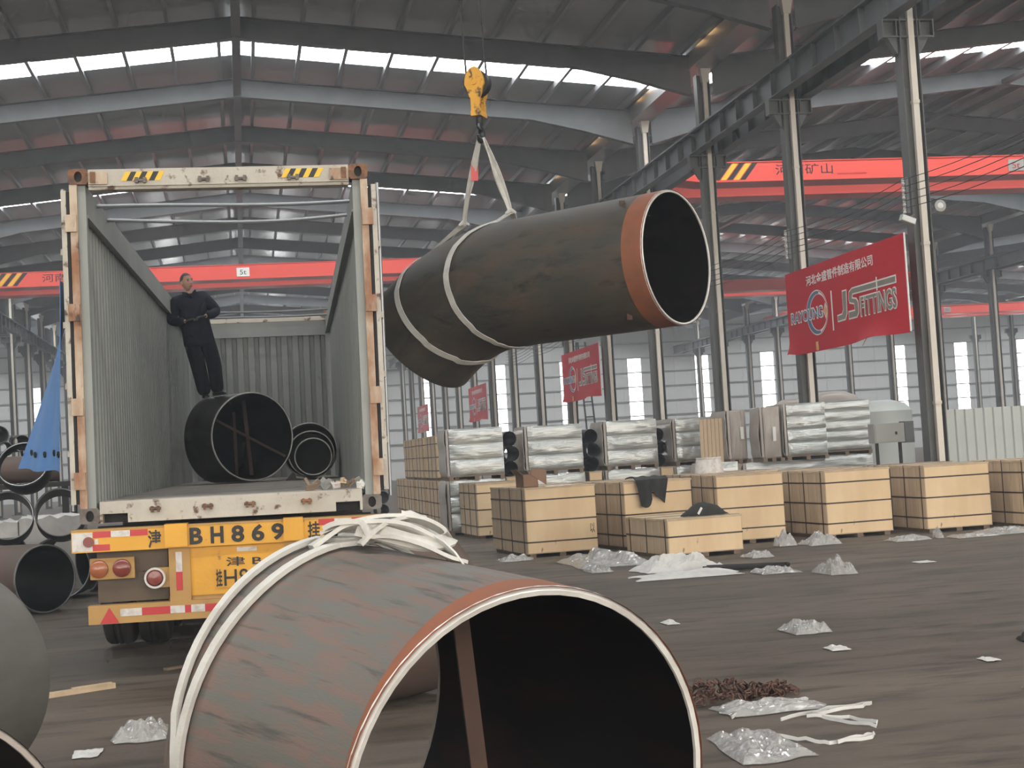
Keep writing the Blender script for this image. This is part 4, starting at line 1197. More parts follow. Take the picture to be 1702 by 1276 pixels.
# local: x right, -y forward, z up; feet at z = 0
def add_person():
    hipz, kn, an = .90, .48, .09
    body_nodes = [((0, .01, .95), .12), ((0, .01, 1.15), .125), ((0, .0, 1.33), (.14, .10)), ((0, -.01, 1.44), .055), ((0, -.02, 1.51), .05),
                  ((-.17, 0, 1.38), .055), ((-.27, .02, 1.13), .04), ((-.15, -.20, 1.08), .03), ((.17, 0, 1.38), .055), ((.28, -.04, 1.14), .04), ((.10, -.24, 1.10), .03),
                  ((-.09, .01, .88), .085), ((-.085, -.02, .48), .055), ((-.075, .02, .08), .04), ((.09, .01, .88), .085), ((.12, -.04, .48), .055), ((.09, .0, .08), .04)]
    lk = [(0, 1), (1, 2), (2, 3), (3, 4), (2, 5), (5, 6), (6, 7), (2, 8), (8, 9), (9, 10), (0, 11), (11, 12), (12, 13), (0, 14), (14, 15), (15, 16)]
    me = skin_mesh(body_nodes, lk, 1)
    # head: shaped sphere with brow, nose, chin and ears
    hv, hf = [], []
    NU_, NV_ = 24, 18
    yawh = math.radians(24)
    cz, cx = 1.615, .0
    for i in range(NV_ + 1):
        ph = math.pi * i / NV_
        for j in range(NU_):
            th = 2 * math.pi * j / NU_
            x = .075 * math.sin(ph) * math.sin(th); y = -.095 * math.sin(ph) * math.cos(th); z = .118 * math.cos(ph)
            if z < 0:
                k = 1 - .28 * (-z / .118) ** 1.5; x *= k
                if y > 0: y *= 1 - .35 * (-z / .118)
            f = max(0, math.cos(th)) * math.sin(ph)
            if f > .9 and -.045 < z < .012: y -= .022 * (1 - abs(z + .02) / .035) * (f - .9) / .1
            if f > .75 and .005 < z < .035 and .025 < abs(x) < .05: y += .006
            if f > .8 and -.075 < z < -.055: y -= .004
            hv.append((x, y, z))
    for i in range(NV_):
        for j in range(NU_):
            a = i * NU_ + j; b = i * NU_ + (j + 1) % NU_
            hf.append((a, b, b + NU_, a + NU_))
    Rh = Matrix.Translation((0, -.03, cz)) @ Matrix.Rotation(yawh, 4, 'Z') @ Matrix.Rotation(math.radians(4), 4, 'X')
    mb = MB()
    mb.add([v.co for v in me.vertices], [tuple(p.vertices) for p in me.polygons], 0, True)
    mb.add([Rh @ V(p) for p in hv], hf, 0, True)
    for s in (-1, 1):
        mb.lathe([(0, -.012), (.022, -.008), (.026, 0), (.018, .01), (0, .012)], 10, Rh @ V((s * .077, .012, -.005)), Rh.to_3x3() @ V((s, -.3, 0)))
    nf = len(mb.f)
    # hands: palm and five bent fingers each, the right one resting on the left
    for (wr, pd, upv, sgn) in ((V((-.15, -.20, 1.08)), V((.86, -.45, .12)), V((.1, .2, 1)), 1), (V((.10, -.24, 1.10)), V((-.85, -.35, .05)), V((.1, -.1, 1)), -1)):
        pd.normalize(); sd_ = pd.cross(upv).normalized(); un = sd_.cross(pd)
        mb.hexa([wr + sd_ * -.036 - un * .013, wr + sd_ * .036 - un * .013, wr + sd_ * .036 + un * .013, wr - sd_ * .036 + un * .013] +
                [q + pd * .09 for q in (wr - sd_ * .042 - un * .011, wr + sd_ * .042 - un * .011, wr + sd_ * .042 + un * .011, wr - sd_ * .042 + un * .011)])
        for k, ln in enumerate((.062, .073, .070, .055)):
            b0 = wr + pd * .082 + sd_ * (-.032 + .021 * k)
            mb.tube([b0, b0 + pd * ln * .45 - un * .006, b0 + pd * ln * .75 - un * .022, b0 + pd * ln * .9 - un * .042], [.0095, .009, .008, .006], 7)
        b0 = wr + pd * .03 - sd_ * .038 * sgn
        mb.tube([b0, b0 + pd * .03 - sd_ * .022 * sgn, b0 + pd * .062 - sd_ * .026 * sgn - un * .01], [.011, .010, .008], 7)
    for k in range(nf, len(mb.f)): mb.m[k] = 1
    bd = mb.build('body', [M_skin, M_glove], man)
    me_eyes = MB()
    for s in (-1, 1):
        me_eyes.lathe([(0, -.006), (.010, -.004), (.012, 0), (0, .006)], 8, Rh @ V((s * .031, -.082, .018)), Rh.to_3x3() @ V((0, 1, 0)))
        me_eyes.bar(Rh @ V((s * .016, -.091, .036)), Rh @ V((s * .048, -.080, .036)), .006, .008)
    me_eyes.bar(Rh @ V((-.022, -.084, -.064)), Rh @ V((.022, -.084, -.064)), .006, .006)
    me_eyes.build('face_features', M_hair, bd)
    hb_ = MB(); vs, fs = [], []
    for i in range(0, 10):
        ph = math.pi * .52 * i / 9
        for j in range(NU_):
            th = 2 * math.pi * j / NU_
            lim = .26 if math.cos(th) > .45 else (.42 if math.cos(th) > -.1 else .62)
            p2 = min(ph, math.pi * lim)
            vs.append(Rh @ V((.083 * math.sin(p2) * math.sin(th), -.100 * math.sin(p2) * math.cos(th) + .006, .127 * math.cos(p2) + .001)))
    for i in range(9):
        for j in range(NU_):
            a = i * NU_ + j; b = i * NU_ + (j + 1) % NU_
            fs.append((a, b, b + NU_, a + NU_))
    hb_.add(vs, fs, 0, True).build('hair', M_hair, man)
    jk = skin_mesh([((0, .01, .70), (.265, .19)), ((0, .01, .98), (.225, .16)), ((0, .0, 1.2), (.215, .155)), ((0, .0, 1.34), (.18, .12)), ((0, -.005, 1.45), .085),
                    ((-.19, .01, 1.375), .098), ((-.32, .03, 1.12), .085), ((-.17, -.19, 1.085), .060), ((.19, .01, 1.375), .098), ((.325, -.04, 1.13), .085), ((.12, -.235, 1.10), .060)],
                   [(0, 1), (1, 2), (2, 3), (3, 4), (3, 5), (5, 6), (6, 7), (3, 8), (8, 9), (9, 10)], 2, 1)
    jk.materials.append(M_navy); j = link('jacket', jk, man)
    MB().ribbon([(-.09, -.045, 1.47), (-.05, -.105, 1.45), (0, -.13, 1.40), (.05, -.105, 1.45), (.09, -.045, 1.47)], V((0, -.3, 1)), .05, .012).build('collar', M_navy, j)
    tr_ = skin_mesh([((0, .01, .95), (.14, .11)), ((-.10, .01, .80), .128), ((-.09, -.02, .47), .112), ((-.078, .015, .03), .098), ((.10, .01, .80), .128), ((.125, -.045, .47), .112), ((.095, .0, .03), .098)],
                    [(0, 1), (1, 2), (2, 3), (0, 4), (4, 5), (5, 6)], 2, 0)
    tr_.materials.append(M_navy_trousers); link('trousers', tr_, man)
    for (x, y, a) in ((-.075, .01, -12), (.09, -.01, 20)):
        R_ = Matrix.Translation((x, y, 0)) @ Matrix.Rotation(math.radians(a), 4, 'Z')
        pr_ = [(.08, .035, .07), (.04, .045, .085), (-.02, .045, .075), (-.09, .05, .05), (-.15, .045, .04), (-.185, .02, .03)]
        b = MB(); vs, fs = [], []
        for yy, w, h in pr_:
            for k in range(10):
                t = 2 * math.pi * k / 10
                vs.append(R_ @ V((w * math.cos(t), yy, max(0, h / 2 + h / 2 * math.sin(t) * (1.0)))))
        for i in range(len(pr_) - 1):
            for k in range(10):
                a_ = i * 10 + k; b_ = i * 10 + (k + 1) % 10
                fs.append((a_, b_, b_ + 10, a_ + 10))
        fs += [tuple(range(9, -1, -1)), tuple(range(50, 60))]
        b.add(vs, fs, 0, True).build('shoe', M_shoe, man)
add_person()

# ================================================================== timber crates
def crate(label, x, y, w, d, h, ang, z=0.0, hs=3, vs=(.08, .42, .72), mark=None, group='strapped timber crates'):
    t = thing('timber_crate', label, 'crate', (x, y, z), (0, 0, math.radians(ang)), group=group)
    for k in (.04, w / 2 - .05, w - .14):
        MB().box(k, k + .10, .03, d - .03, 0, .075).build('skid', M_wood_old, t)
    MB().box(.012, w - .012, 0, .018, .075, h - .03).build('front_panel', M_wood, t)
    MB().box(.012, w - .012, d - .018, d, .075, h - .03).build('back_panel', M_wood, t)
    n = max(4, round(d / .28))
    for sx in (0, 1):
        x0 = 0 if sx == 0 else w - .018
        bm = MB().box(x0, x0 + .018, .006, d / n - .006, .075, h - .03).mesh('side_board', M_wood_side)
        for i in range(n):
            link('side_board', bm, t, (0, i * d / n, 0))
    MB().box(.0, w, .0, d, .060, .075).build('base_panel', M_wood_side, t)
    MB().box(-.006, w + .006, -.006, d + .006, h - .03, h).build('lid', M_wood_side, t)
    e = .004
    for k in range(hs):
        zz = h * (.22 + .60 * k / max(1, hs - 1)) if hs > 1 else h * .55
        s = MB().box(-e, w + e, -e, 0, zz - .011, zz + .011).box(-e, w + e, d, d + e, zz - .011, zz + .011).box(-e, 0, 0, d, zz - .011, zz + .011).box(w, w + e, 0, d, zz - .011, zz + .011)
        s.build('steel_strap', M_strap, t)
    for f in vs:
        yy = d * f
        s = MB().box(-e - .003, -.001, yy - .011, yy + .011, .06, h + e).box(w + .001, w + e + .003, yy - .011, yy + .011, .06, h + e).box(-.012, w + .012, yy - .011, yy + .011, h, h + e)
        s.build('steel_strap', M_strap, t)
    if mark:
        put_text(fit_text(text_mesh(mark, 1, .001), w * .90, w * .97, h * .30, h * .44), 'painted_mark', M_black, t, basis((1, 0, 0), (0, 0, 1), (0, -.002, 0)))
    return t
crate('tall strapped crate with a painted mark, nearest the lifted pipe, carrying a brown box', 4.25, 22.9, 1.15, 2.16, 1.09, 5, mark='以')
crate('tall strapped crate with a black jacket hanging over its front edge', 5.85, 22.95, 1.18, 1.75, 1.08, 9)
crate('low strapped crate in front of the others with a black bag on top', 5.87, 20.65, 1.18, 1.55, .57, 8, hs=1, vs=(.06, .5, .9))
crate('tall strapped crate behind and right of the low crate', 7.28, 22.65, 1.10, 1.85, 1.10, 0)
crate('tall strapped crate third from the right in the front row', 8.95, 22.31, 1.14, 1.8, 1.07, 5)
crate('tall strapped crate second from the right in the front row', 10.50, 22.05, 1.10, 1.75, 1.06, 0)
crate('tall strapped crate cut off by the right picture edge', 11.92, 21.45, 1.3, 1.85, 1.06, 0)
crate('strapped crate in the second row, seen between the marked crate and the jacket crate', 5.75, 24.95, 1.15, 1.3, 1.06, 4)
crate('strapped crate in the second row behind the crate right of the low one', 7.5, 24.75, 1.6, 1.3, 1.09, 2)
crate('strapped crate in the second row behind the third crate from the right', 9.15, 24.35, 1.35, 1.2, 1.06, 3)
crate('strapped crate in the second row at the right end, behind the last two crates', 10.75, 24.1, 1.3, .9, 1.05, 0)
crate('pale strapped crate standing beside the lower wrapped stack, left of the marked crate', 4.44, 29.1, .95, 1.75, 1.09, 3)
for i, y in enumerate((34.9, 37.2, 39.5, 41.8)):
    crate('strapped crate in the bottom layer of the double stack, %s from the front' % ORD[i], 4.42 - .02 * i, y, .95, 1.9, 1.10, 1)
for i, y in enumerate((34.9, 37.2, 39.5)):
    crate('strapped crate in the top layer of the double stack, %s from the front' % ORD[i], 4.42 - .02 * i, y, .95, 1.9, 1.06, 1, z=1.105)

# ================================================================== shrink-wrapped stacks
def wrapped(label, x0, x1, y, d, z0, h, rolls=3, seed=0, group='shrink-wrapped stacks', endw=.16, front=None):
    w = x1 - x0
    t = thing('wrapped_stack', label, 'wrapped stack', (x0, y, z0), group=group)
    for k in range(3):
        MB().box(w * (.02 + .45 * k), w * (.02 + .45 * k) + .09, 0, d, 0, .07).build('pallet_bearer', M_wood_old, t)
    MB().box(0, w, 0, d, .07, .095).build('pallet_deck', M_wood_old, t)
    g = []; NZ, NX = 10 * rolls, 16
    hb = h - .095
    for i in range(NZ + 1):
        v = i / NZ; ph = (v * rolls) % 1.0 if i < NZ else 1.0
        bulge = .055 * math.sqrt(max(0.0, 1 - (2 * ph - 1) ** 2))
        row = []
        for j in range(NX + 1):
            u = j / NX
            e = min(1, min(u, 1 - u) * 9)
            nz = .018 * noise.noise((u * 7 + seed, v * 9, seed * 1.7)) + .010 * noise.noise((u * 22 + seed, v * 5, 3.0))
            row.append((endw * .4 + (w - endw * .4) * u, .06 - bulge * (.4 + .6 * e) + nz, .097 + hb * v))
        g.append(row)
    MB().sheet(g, .008).build('wrap_front', front or M_wrap, t)
    # ends, back and top
    g2 = []
    for i in range(13):
        v = i / 12
        g2.append([(-.03 + .05 * noise.noise((v * 4, seed, 0.5)) * .5 + (.03 if v in (0, 1) else 0), .07 + (d - .1) * j / 6, .097 + hb * v) for j in range(7)])
    MB().sheet(g2, .01).build('end_board', M_wrap_end, t)
    g3 = [[(w + .01 * noise.noise((i * .7, j, seed)), .05 + (d - .08) * j / 6, .097 + hb * i / 8) for j in range(7)] for i in range(9)]
    MB().sheet(g3, .01).build('end_wrap', M_wrap, t)
    g4 = [[(w * i / 10, .05 + (d - .08) * j / 6, .097 + hb + .02 * noise.noise((i * .8, j * .8, seed)) - .01) for j in range(7)] for i in range(11)]
    MB().sheet(g4, .01).build('wrap_top', M_wrap, t)
    MB().box(.02, w - .02, d - .04, d - .02, .1, h - .02).build('wrap_back', M_wrap, t)
    MB().box(.0, .05, .045, .075, .1, h).build('corner_guard', M_wrap_end, t)
    return t
def pallet_row(x0, x1, y, d, label, h=1.12, seed=0):
    return wrapped(label, x0, x1, y, d, 0, h, 3, seed, group='lower wrapped stacks')
wrapped('upper of the two wrapped stacks beside the crates, nearest the container', 4.15, 5.36, 31, 1.2, 1.14, 1.08, 3, 1)
pallet_row(4.12, 5.36, 31, 1.2, 'lower wrapped stack beside the pale crate, nearest the container', 1.135, 2)
names = [('left', 6.02, 7.30, 32.0, 1.02, 3), ('middle', 7.80, 9.00, 32.0, 1.03, 3), ('right', 9.38, 10.30, 32.0, 1.0, 3)]
wrapped('silvery wrapped stack right of the black fittings, above the marked crate', 6.02, 7.30, 32, 1.2, 1.145, 1.06, 3, 4)
pallet_row(6.0, 7.32, 32, 1.2, 'lower wrapped stack hidden behind the marked crate', 1.14, 5)
wrapped('silvery wrapped stack behind the crate with the hanging jacket', 7.80, 9.00, 32, 1.2, 1.145, 1.07, 3, 6)
pallet_row(7.78, 9.02, 32, 1.2, 'lower wrapped stack hidden behind the jacket crate', 1.14, 7)
wrapped('narrow wrapped stack of three bulging rolls below the lifted pipe end', 9.38, 10.30, 32, 2.0, 1.145, 1.05, 3, 8)
pallet_row(9.35, 10.32, 32, 1.2, 'lower narrow wrapped stack behind the low crate', 1.14, 9)
WR = [wrapped('brown wrapped stack with a paper label, left one of two beside the largest stack', 10.12, 10.52, 30.4, 1.1, 1.145, 1.12, 1, 10, front=M_wrap_end),
      wrapped('brown wrapped stack with a paper label, right one of two beside the largest stack', 10.60, 11.02, 29.7, .65, 1.145, 1.14, 1, 16, front=M_wrap_end)]
wrapped('largest crumpled wrapped stack below the large banner', 11.12, 12.04, 29.7, 1.1, 1.145, 1.18, 4, 11)
pallet_row(10.2, 12.02, 29.8, 1.1, 'wide lower wrapped stack behind the third crate from the right', 1.14, 12)
wrapped('wrapped stack right of the largest one, behind the banner column', 12.75, 14.0, 31.9, 1.2, 1.16, 1.22, 5, 13)
pallet_row(12.75, 14.0, 31.9, 1.2, 'lower wrapped stack right of the banner column', 1.15, 14)
wrapped('flat pale wrapped stack on the floor behind the jacket crate', 8.35, 9.0, 26.6, .8, 0, 1.24, 2, 15)
pf_ = MB()
bw = MB().box(0, .075, 0, .03, 0, 1.0).mesh('board', M_wood_side)
pb_ = thing('board_bundle', 'upright pale timber boards on the narrow stack left of the brown-ended one', 'boards', (9.54, 30.6, 1.125), (math.radians(3), 0, 0))
for i in range(6):
    link('board', bw, pb_, (.085 * i, 0, 0))
crate('narrow crate under the upright boards beside the brown stacks', 9.5, 30.3, .58, 1.0, 1.12, 0, vs=(.1, .9))
lb_ = thing('white_buckets', 'white conical tub on the crate tops below the narrow wrapped stack', 'tub', (8.05, 25.4, 1.09))
MB().lathe([(0, 0), (.26, 0), (.22, .24), (.20, .26), (0, .26)], 24).build('tub', M_refl_white, lb_)
MB().lathe([(.20, .255), (.225, .25), (.225, .275), (.20, .275)], 24).build('rim', M_refl_white, lb_)
for i, (x, y, z, s) in enumerate(((10.40, 30.40, 1.78, .13), (10.86, 29.70, 1.72, .15))):
    st_ = WR[i]; o = st_.location
    MB().box(x - .035, x + .035, y - .06, y - .05, z - s, z + s).build('paper_label', M_white, st_, o)

# black fittings stacked between the wrapped goods
def fit_stack(x, y, label, R, n, z0=1.14):
    for k in range(n):
        c = V((x + .03 * (k % 2), y, z0 + R + k * 2 * R * .96))
        pipe('pipe_elbow', label % ORD[k], 'elbow', bend(c, dirv(-5 + 25 * (k % 2)), ZU, .35, 70), R, .014, M_st_black, M_st_in_black, rims=(True, False), group='black fittings between the stacks', n=26, rim_m=M_st_black)
fit_stack(5.72, 32.3, 'black elbow between the two left wrapped stacks, %s from the bottom', .17, 3)
fit_stack(7.56, 32.3, 'black elbow below the step ladder between wrapped stacks, %s from the bottom', .16, 3)
fit_stack(9.18, 32.6, 'black elbow left of the narrow wrapped stack, %s from the bottom', .15, 3)
for x in (5.55, 7.40, 9.03):
    crate('narrow crate under the black elbows between wrapped stacks, %s one' % ('left' if x < 6 else 'middle' if x < 8 else 'right'), x, 31.95, .28, 1.05, 1.14, 0, vs=(.1, .9))
# dark elbows piled left of the double stack
for i in range(7):
    x, z = 3.93 + .03 * (i % 2), .19 + .375 * i
    c = V((x, 44.2 + .2 * (i % 2), z))
    pipe('pipe_elbow', 'dark elbow in the column of fittings beside the container edge, %s from the floor' % ORD[i], 'elbow', bend(c, dirv(10), ZU, .4, 60), .19, .014, M_st_black, M_st_in_black, rims=(True, False), group='column of dark fittings', n=24, rim_m=M_purlin)

# things lying on the crates
bx = thing('cardboard_box', 'open brown cardboard box on the marked crate', 'box', (4.30, 23.25, 1.092), (0, 0, math.radians(12)))
MB().box(0, .26, 0, .012, 0, .20).build('box_front', M_card, bx)
MB().box(0, .012, 0, .3, 0, .20).build('box_side', M_card, bx)
MB().box(.248, .26, 0, .3, 0, .20).build('box_side', M_card, bx)
MB().box(0, .26, .288, .3, 0, .20).build('box_back', M_card, bx)
MB().box(0, .26, 0, .3, 0, .012).build('box_bottom', M_card, bx)
MB().hexa([(.14, -.01, .19), (.40, -.01, .02), (.40, .0, .02), (.14, 0, .19), (.16, -.01, .30), (.41, -.01, .26), (.41, 0, .26), (.16, 0, .30)]).build('flap', M_card, bx)
MB().hexa([(-.01, .0, .2), (.0, .0, .2), (.0, .3, .2), (-.01, .3, .2), (-.10, .02, .29), (-.09, .02, .29), (-.09, .28, .29), (-.10, .28, .29)]).build('flap', M_card, bx)
g = [[(4.62 + .4 * i / 8, 22.95 + .25 * j / 5 + .03 * i / 8, 1.093 + .012 * abs(noise.noise((i * .9, j * .9, 1)))) for j in range(6)] for i in range(9)]
tag(MB().sheet(g, .004).build('paper_sheet', M_white), 'white crumpled paper sheet on the lid of the marked crate', 'paper')
# jacket over the edge: two sleeves and a body draped
g = []
for i in range(15):
    v = i / 14
    row = []
    for j in range(15):
        u = j / 14
        x = 6.02 + .02 + .58 * u * (1 - .12 * v)
        fold = .03 * math.sin(u * 13 + v * 2)
        if v < .35:
            y, z = 23.55 - .62 * v / .35 + .0, 1.105 + .03 * abs(math.sin(u * 9 + v * 6)) + .01
            y += .09 * u
        else:
            k = (v - .35) / .65
            y = 22.93 + .095 * u - .055 - .02 * math.sin(u * 11)
            drop = .36 + .08 * math.sin(u * 6.0 + .6) - .16 * math.exp(-((u - .52) / .08) ** 2)
            z = 1.10 - k * drop
            x += .06 * k * (.5 - u) + (.04 * k if u < .5 else -.0)
        row.append((x, y + (fold if v > .35 else 0) * .6, z))
    g.append(row)
tag(MB().sheet(g, .02).build('jacket', M_coat_dark), 'black work jacket draped over the front of a tall crate', 'jacket')
# bag on the low crate
bg = thing('bag', 'black soft bag with a white strip on the low crate', 'bag', (6.35, 21.1, .572), (0, 0, math.radians(6)))
b = MB(); vs, fs = [], []
for i in range(13):
    u = i / 12; hh_ = .19 * (max(0.0, math.sin(math.pi * min(1, u * 1.05 + .02))) ** .6) * (1.0 if u > .3 else .55 + 1.5 * u)
    wd_ = .16 * (math.sin(math.pi * (.06 + .9 * u)) ** .5)
    for k in range(14):
        a = math.pi * k / 13
        vs.append((-.12 + .72 * u, -wd_ * math.cos(a) + .015 * noise.noise((i, k, 2)), max(0, hh_ * max(0.0, math.sin(a)) ** .8 + .02 * noise.noise((i * .6, k * .6, 5)))))
for i in range(12):
    for k in range(13):
        a_ = i * 14 + k; fs.append((a_, a_ + 1, a_ + 15, a_ + 14))
fs.append(tuple(range(13, -1, -1))); fs.append(tuple(range(12 * 14, 13 * 14)))
for i in range(12): fs.append((i * 14, (i + 1) * 14, (i + 1) * 14 + 13, i * 14 + 13))
b.add(vs, fs, 0, True).build('bag_body', M_coat_dark, bg)
MB().bar((.06, -.172, .03), (.13, -.150, .12), .035, .006, up=(0, 1, 0)).build('white_strip', M_white, bg)

# ================================================================== right side: profiled fence and cabinet
fn = thing('sheet_fence', 'pale profiled metal sheet fence behind the crates at the right edge', 'fence', (12.95, 26.4, 0), (0, 0, math.radians(3)))
pitch_ = .20
pm_ = MB().sheet([[(0, 0, 0), (.13, 0, 0), (.15, -.03, 0), (.18, -.03, 0), (.20, 0, 0)], [(0, 0, 1.97), (.13, 0, 1.97), (.15, -.03, 1.97), (.18, -.03, 1.97), (.20, 0, 1.97)]], .003, sm=False).mesh('sheet_panel', M_fence)
for i in range(20):
    link('sheet_panel', pm_, fn, (i * pitch_, 0, 0))
for x in (0, 1.3, 2.6, 3.9):
    MB().box(x - .03, x + .03, .02, .08, 0, 1.9).build('post', M_column, fn)
cb = thing('electric_cabinet', 'grey electric cabinet on a frame beside the nearest right-hand column', 'cabinet', (11.55, 26.2, 0))
for x in (.04, .50):
    MB().box(x, x + .05, .05, .10, 0, 1.42).build('leg', M_chassis, cb)
MB().box(0, .60, 0, .28, 1.42, 1.78).build('housing', M_cabinet, cb)
dd = MB().box(.02, .46, -.015, 0, 1.44, 1.76).build('door', M_cabinet, cb)
MB().box(.41, .44, -.03, -.015, 1.57, 1.62).build('handle', M_gasket, dd)
MB().box(.62, .80, .02, .26, 1.40, 1.80).build('side_box', M_frame, cb)
tag(MB().cyl((12.6, 25.9, 0), (12.6, 25.9, 1.28), .06, 14).cyl((12.6, 25.9, 1.28), (12.6, 25.9, 1.50), .10, 16).build('dark_pump', M_chassis), 'dark upright pump beside the cabinet at the nearest right-hand column', 'pump')
for i, (x, y, r_, h_) in enumerate(((13.3, 35.0, .55, 2.55), (15.2, 37.0, .75, 2.75), (19.6, 44, 1.0, 2.6))):
    d = MB().lathe([(0, 0), (r_, 0), (r_, h_ - .35), (r_ * .8, h_ - .12), (r_ * .4, h_), (0, h_)], 28, (x, y, 0))
    tag(d.build('wrapped_vessel', (M_wrap_end, M_wrap_end, M_fence)[i]), 'round-topped wrapped vessel behind the fence, %s from the left' % ORD[i], 'vessel')

# ================================================================== litter on the floor
def crumple(label, x, y, w, d, h, seed, m=None, name='plastic_film', ang=0, n=24, cat='plastic film', grp='plastic litter on the floor'):
    ca, sa = math.cos(math.radians(ang)), math.sin(math.radians(ang))
    g = []
    for i in range(n + 1):
        row = []
        for j in range(n + 1):
            u, v = i / n * 2 - 1, j / n * 2 - 1
            ph = math.atan2(v, u)
            r = 1 + .28 * noise.noise((math.cos(ph) * 1.3 + seed, math.sin(ph) * 1.3, seed * 2.3))
            uu, vv_ = u * w / 2 * r, v * d / 2 * r
            e = max(0, 1 - max(abs(u), abs(v)) ** 3)
            z = .008 + h * e * (.30 + .80 * abs(noise.noise((u * 1.7 + seed, v * 1.7, seed))) + .30 * abs(noise.noise((u * 4.5 + seed, v * 4.5, 4))) + .16 * abs(noise.noise((u * 11 + seed, v * 11, 7))))
            row.append((uu * ca - vv_ * sa, uu * sa + vv_ * ca, max(.006, z)))
        g.append(row)
    o = MB().sheet(g, .004, sm=False).build(name, m or M_wrap_clear)
    o.location = (x, y, 0)
    return tag(o, label, cat, grp)
crumple('crumpled clear film heap in the middle of the open floor', 4.57, 12.05, .32, .42, .14, 1.1)
crumple('tiny clear film scrap below the heap in the middle of the floor', 4.38, 10.9, .16, .2, .03, 2.7, m=M_bag_white)
crumple('clear film heap standing before the third crate from the right', 8.45, 21.35, .50, .5, .22, 3.3)
crumple('small peaked film scrap at the corner of the crate right of the low one', 7.95, 21.6, .28, .3, .26, 4.4)
crumple('clear film heap lying alone in front of the right-hand crates', 6.80, 16.8, .36, .55, .22, 5.2)
crumple('flat clear film strip right of the white sacks', 6.3, 17.5, .48, .5, .10, 6.9)
crumple('small film tuft between the low crate and its neighbour', 6.95, 19.9, .35, .4, .12, 7.4)
crumple('long film strip in front of the second crate from the right', 9.65, 20.9, .60, .4, .10, 8.8)
crumple('upright film tuft in front of the second crate from the right', 10.1, 20.9, .10, .2, .22, 9.1)
crumple('long spread film at the far right before the last crate', 11.3, 21.0, 1.0, .7, .13, 10.6, ang=8)
crumple('flat film piece left of the spread film at the right', 10.55, 20.7, .6, .4, .07, 11.2)
crumple('thin white scrap at the right edge of the open floor', 8.15, 17.3, .22, .2, .02, 12.9, m=M_bag_white)
crumple('grey film bundle left of the foreground elbow', -.72, 9.85, .34, .5, .12, 13.5)
crumple('thin pale scrap left of the grey film bundle', -1.02, 9.35, .16, .25, .02, 14.4, m=M_bag_white)
crumple('ragged film sheet in the lower right foreground', 2.62, 7.72, .42, .75, .09, 15.8, n=30)
crumple('shiny film strip beside the rusty chain', 3.05, 8.75, .62, .35, .07, 16.3)
crumple('large grey film pile between the marked crate and the low crate', 4.95, 20.8, 1.0, 1.6, .22, 17.7, n=30)
crumple('smaller film tuft at the left foot of the grey film pile', 4.55, 19.5, .3, .5, .13, 18.2)
crumple('film scrap at the left foot of the marked crate', 4.0, 22.6, .5, .4, .12, 19.4)
crumple('white woven sack in front of the low crate, upper one', 5.50, 18.9, 1.10, .7, .26, 20.2, m=M_bag_white, name='woven_sack', cat='sack', grp='white sacks on the floor', n=26)
crumple('flat white woven sack in front of the low crate, lower one', 5.30, 17.9, 1.35, .6, .08, 21.9, m=M_bag_white, name='woven_sack', cat='sack', grp='white sacks on the floor', n=26)
crumple('tiny pale scrap on the floor right of the foreground elbow', 3.75, 13.3, .12, .2, .03, 22.5, m=M_bag_white)
crumple('small dark lump at the right edge of the floor', 5.75, 10.5, .12, .2, .07, 23.1, m=M_chassis, name='dark_lump', cat='debris', grp='small debris')
crumple('small brown lump at the lower right edge of the floor', 4.7, 8.6, .08, .12, .05, 24.1, m=M_wood_old, name='dark_lump', cat='debris', grp='small debris')
crumple('tiny white scrap near the right edge of the floor', 5.05, 9.8, .10, .15, .02, 25.1, m=M_bag_white)
tag(MB().tube([(5.6, 18.2, .05), (6.4, 17.95, .04), (6.62, 17.9, .05), (6.4, 18.05, .05), (5.7, 18.35, .05)], .03, 8).build('rubber_hose', M_gasket), 'flat black hose loop beside the white sacks', 'hose')
st = [((2.98, 8.35), (3.35, 8.55), (3.66, 8.62), (3.56, 8.52), (3.2, 8.42), (3.28, 8.15), (3.38, 7.92), (3.42, 8.0), (3.36, 8.25), (3.15, 8.38))]
def floor_strap(label, pts, w=.02):
    P_ = []
    for i in range(len(pts) - 1):
        a, b2 = V((*pts[i], 0)), V((*pts[i + 1], 0))
        for k in range(5): P_.append(a.lerp(b2, k / 5) + V((0, 0, .014 + .006 * math.sin(i * 2 + k))))
    P_.append(V((*pts[-1], .014)))
    return tag(MB().ribbon(P_, V((.3, .2, 1)), w, .006).build('packing_strap', M_bag_white), label, 'strap', 'packing straps on the floor')
floor_strap('looped white packing strap right of the rusty chain', st[0])
floor_strap('white packing strap loop attached to the ragged film sheet', [(2.75, 7.95), (2.90, 7.75), (2.98, 7.62), (3.2, 7.68), (3.28, 7.72), (3.24, 7.66), (3.02, 7.6)])
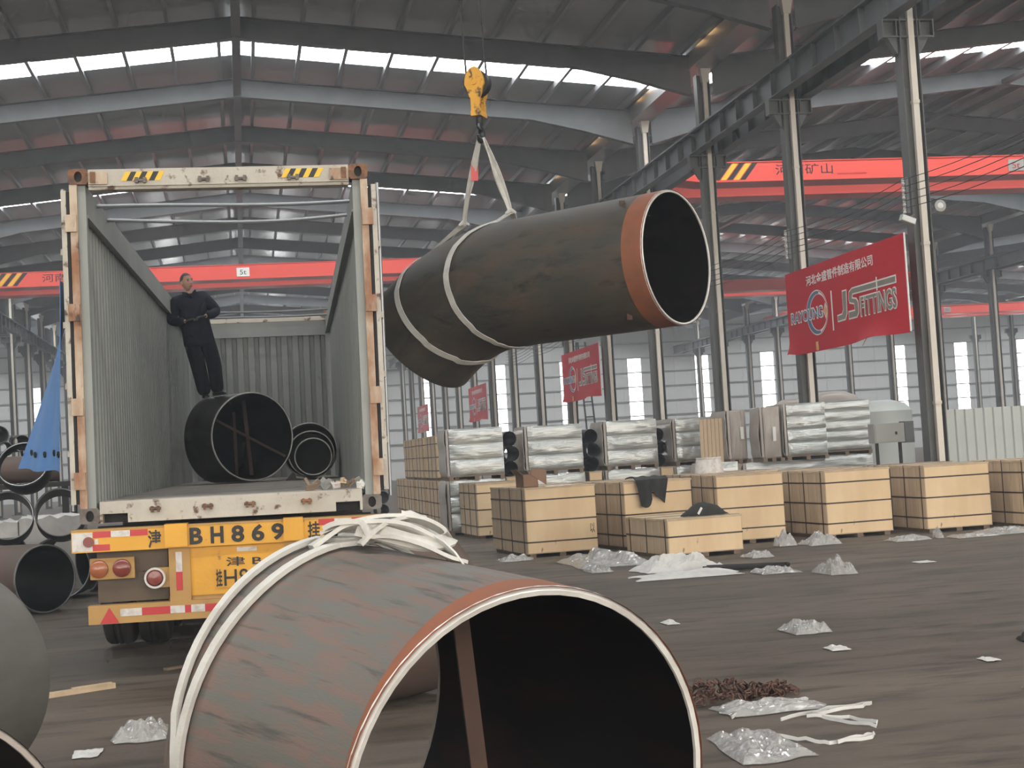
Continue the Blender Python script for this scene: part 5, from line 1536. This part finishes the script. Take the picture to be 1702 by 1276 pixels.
floor_strap('white packing strap lying along the shiny film by the chain', [(2.75, 8.55), (2.95, 8.8), (3.3, 8.95), (3.36, 8.9), (3.2, 8.72), (3.32, 8.78)])
floor_strap('thin pale packing strap in front of the low crate sacks', [(4.6, 18.1), (4.9, 18.2), (5.15, 18.5)])
ch = thing('chain_heap', 'heap of rusty and black chain on the floor right of the foreground elbow', 'chain', (2.98, 9.2, 0))
rc = random.Random(11)
lk_ = MB().tube([(.026 * math.cos(t), .016 * math.sin(t), 0) for t in [2 * math.pi * k / 10 for k in range(10)]], .0055, 6, closed=True).mesh('chain_link', M_chain)
for i in range(170):
    u = rc.random()
    x = -.26 + .62 * u + rc.uniform(-.05, .05); y = rc.uniform(-.16, .16) * (1 - .4 * u)
    z = .012 + rc.random() * (.15 if u < .45 else .08) * (1 - abs(y) * 3)
    link('chain_link', lk_, ch, (x, y, max(.018, z)), (rc.uniform(-1.4, 1.4), rc.uniform(-1.2, 1.2), rc.uniform(0, 6.28)))
tag(MB().bar((-1.62, 11.9, .02), (-1.10, 12.2, .02), .05, .04).bar((-1.40, 12.01, .045), (-1.12, 12.17, .045), .03, .015).build('timber_batten', M_wood_side), 'timber batten lying on the floor left of the foreground elbow', 'timber')
tag(MB().bar((-.75, 13.0, .01), (.1, 13.6, .01), .06, .02).build('floor_plank', M_wood_old), 'thin dark plank lying flat on the floor below the trailer', 'timber')

# ================================================================== dusty air
if HAZE > 0:
    hz = MB().box(-36.5, 85.2, -6, 121.6, -.2, 13.6).build('haze', None)
    m = bpy.data.materials.new('dust_haze'); m.use_nodes = True
    nt = m.node_tree; nt.nodes.remove(nt.nodes['Principled BSDF'])
    vs_ = nt.nodes.new('ShaderNodeVolumePrincipled')
    vs_.inputs['Color'].default_value = (.92, .95, 1, 1); vs_.inputs['Density'].default_value = HAZE; vs_.inputs['Anisotropy'].default_value = .2
    nt.links.new(vs_.outputs[0], nt.nodes['Material Output'].inputs['Volume'])
    hz.data.materials.clear(); hz.data.materials.append(m)
    hz['kind'] = 'stuff'; hz['label'] = 'thin grey dust haze filling the hall'; hz['category'] = 'haze'
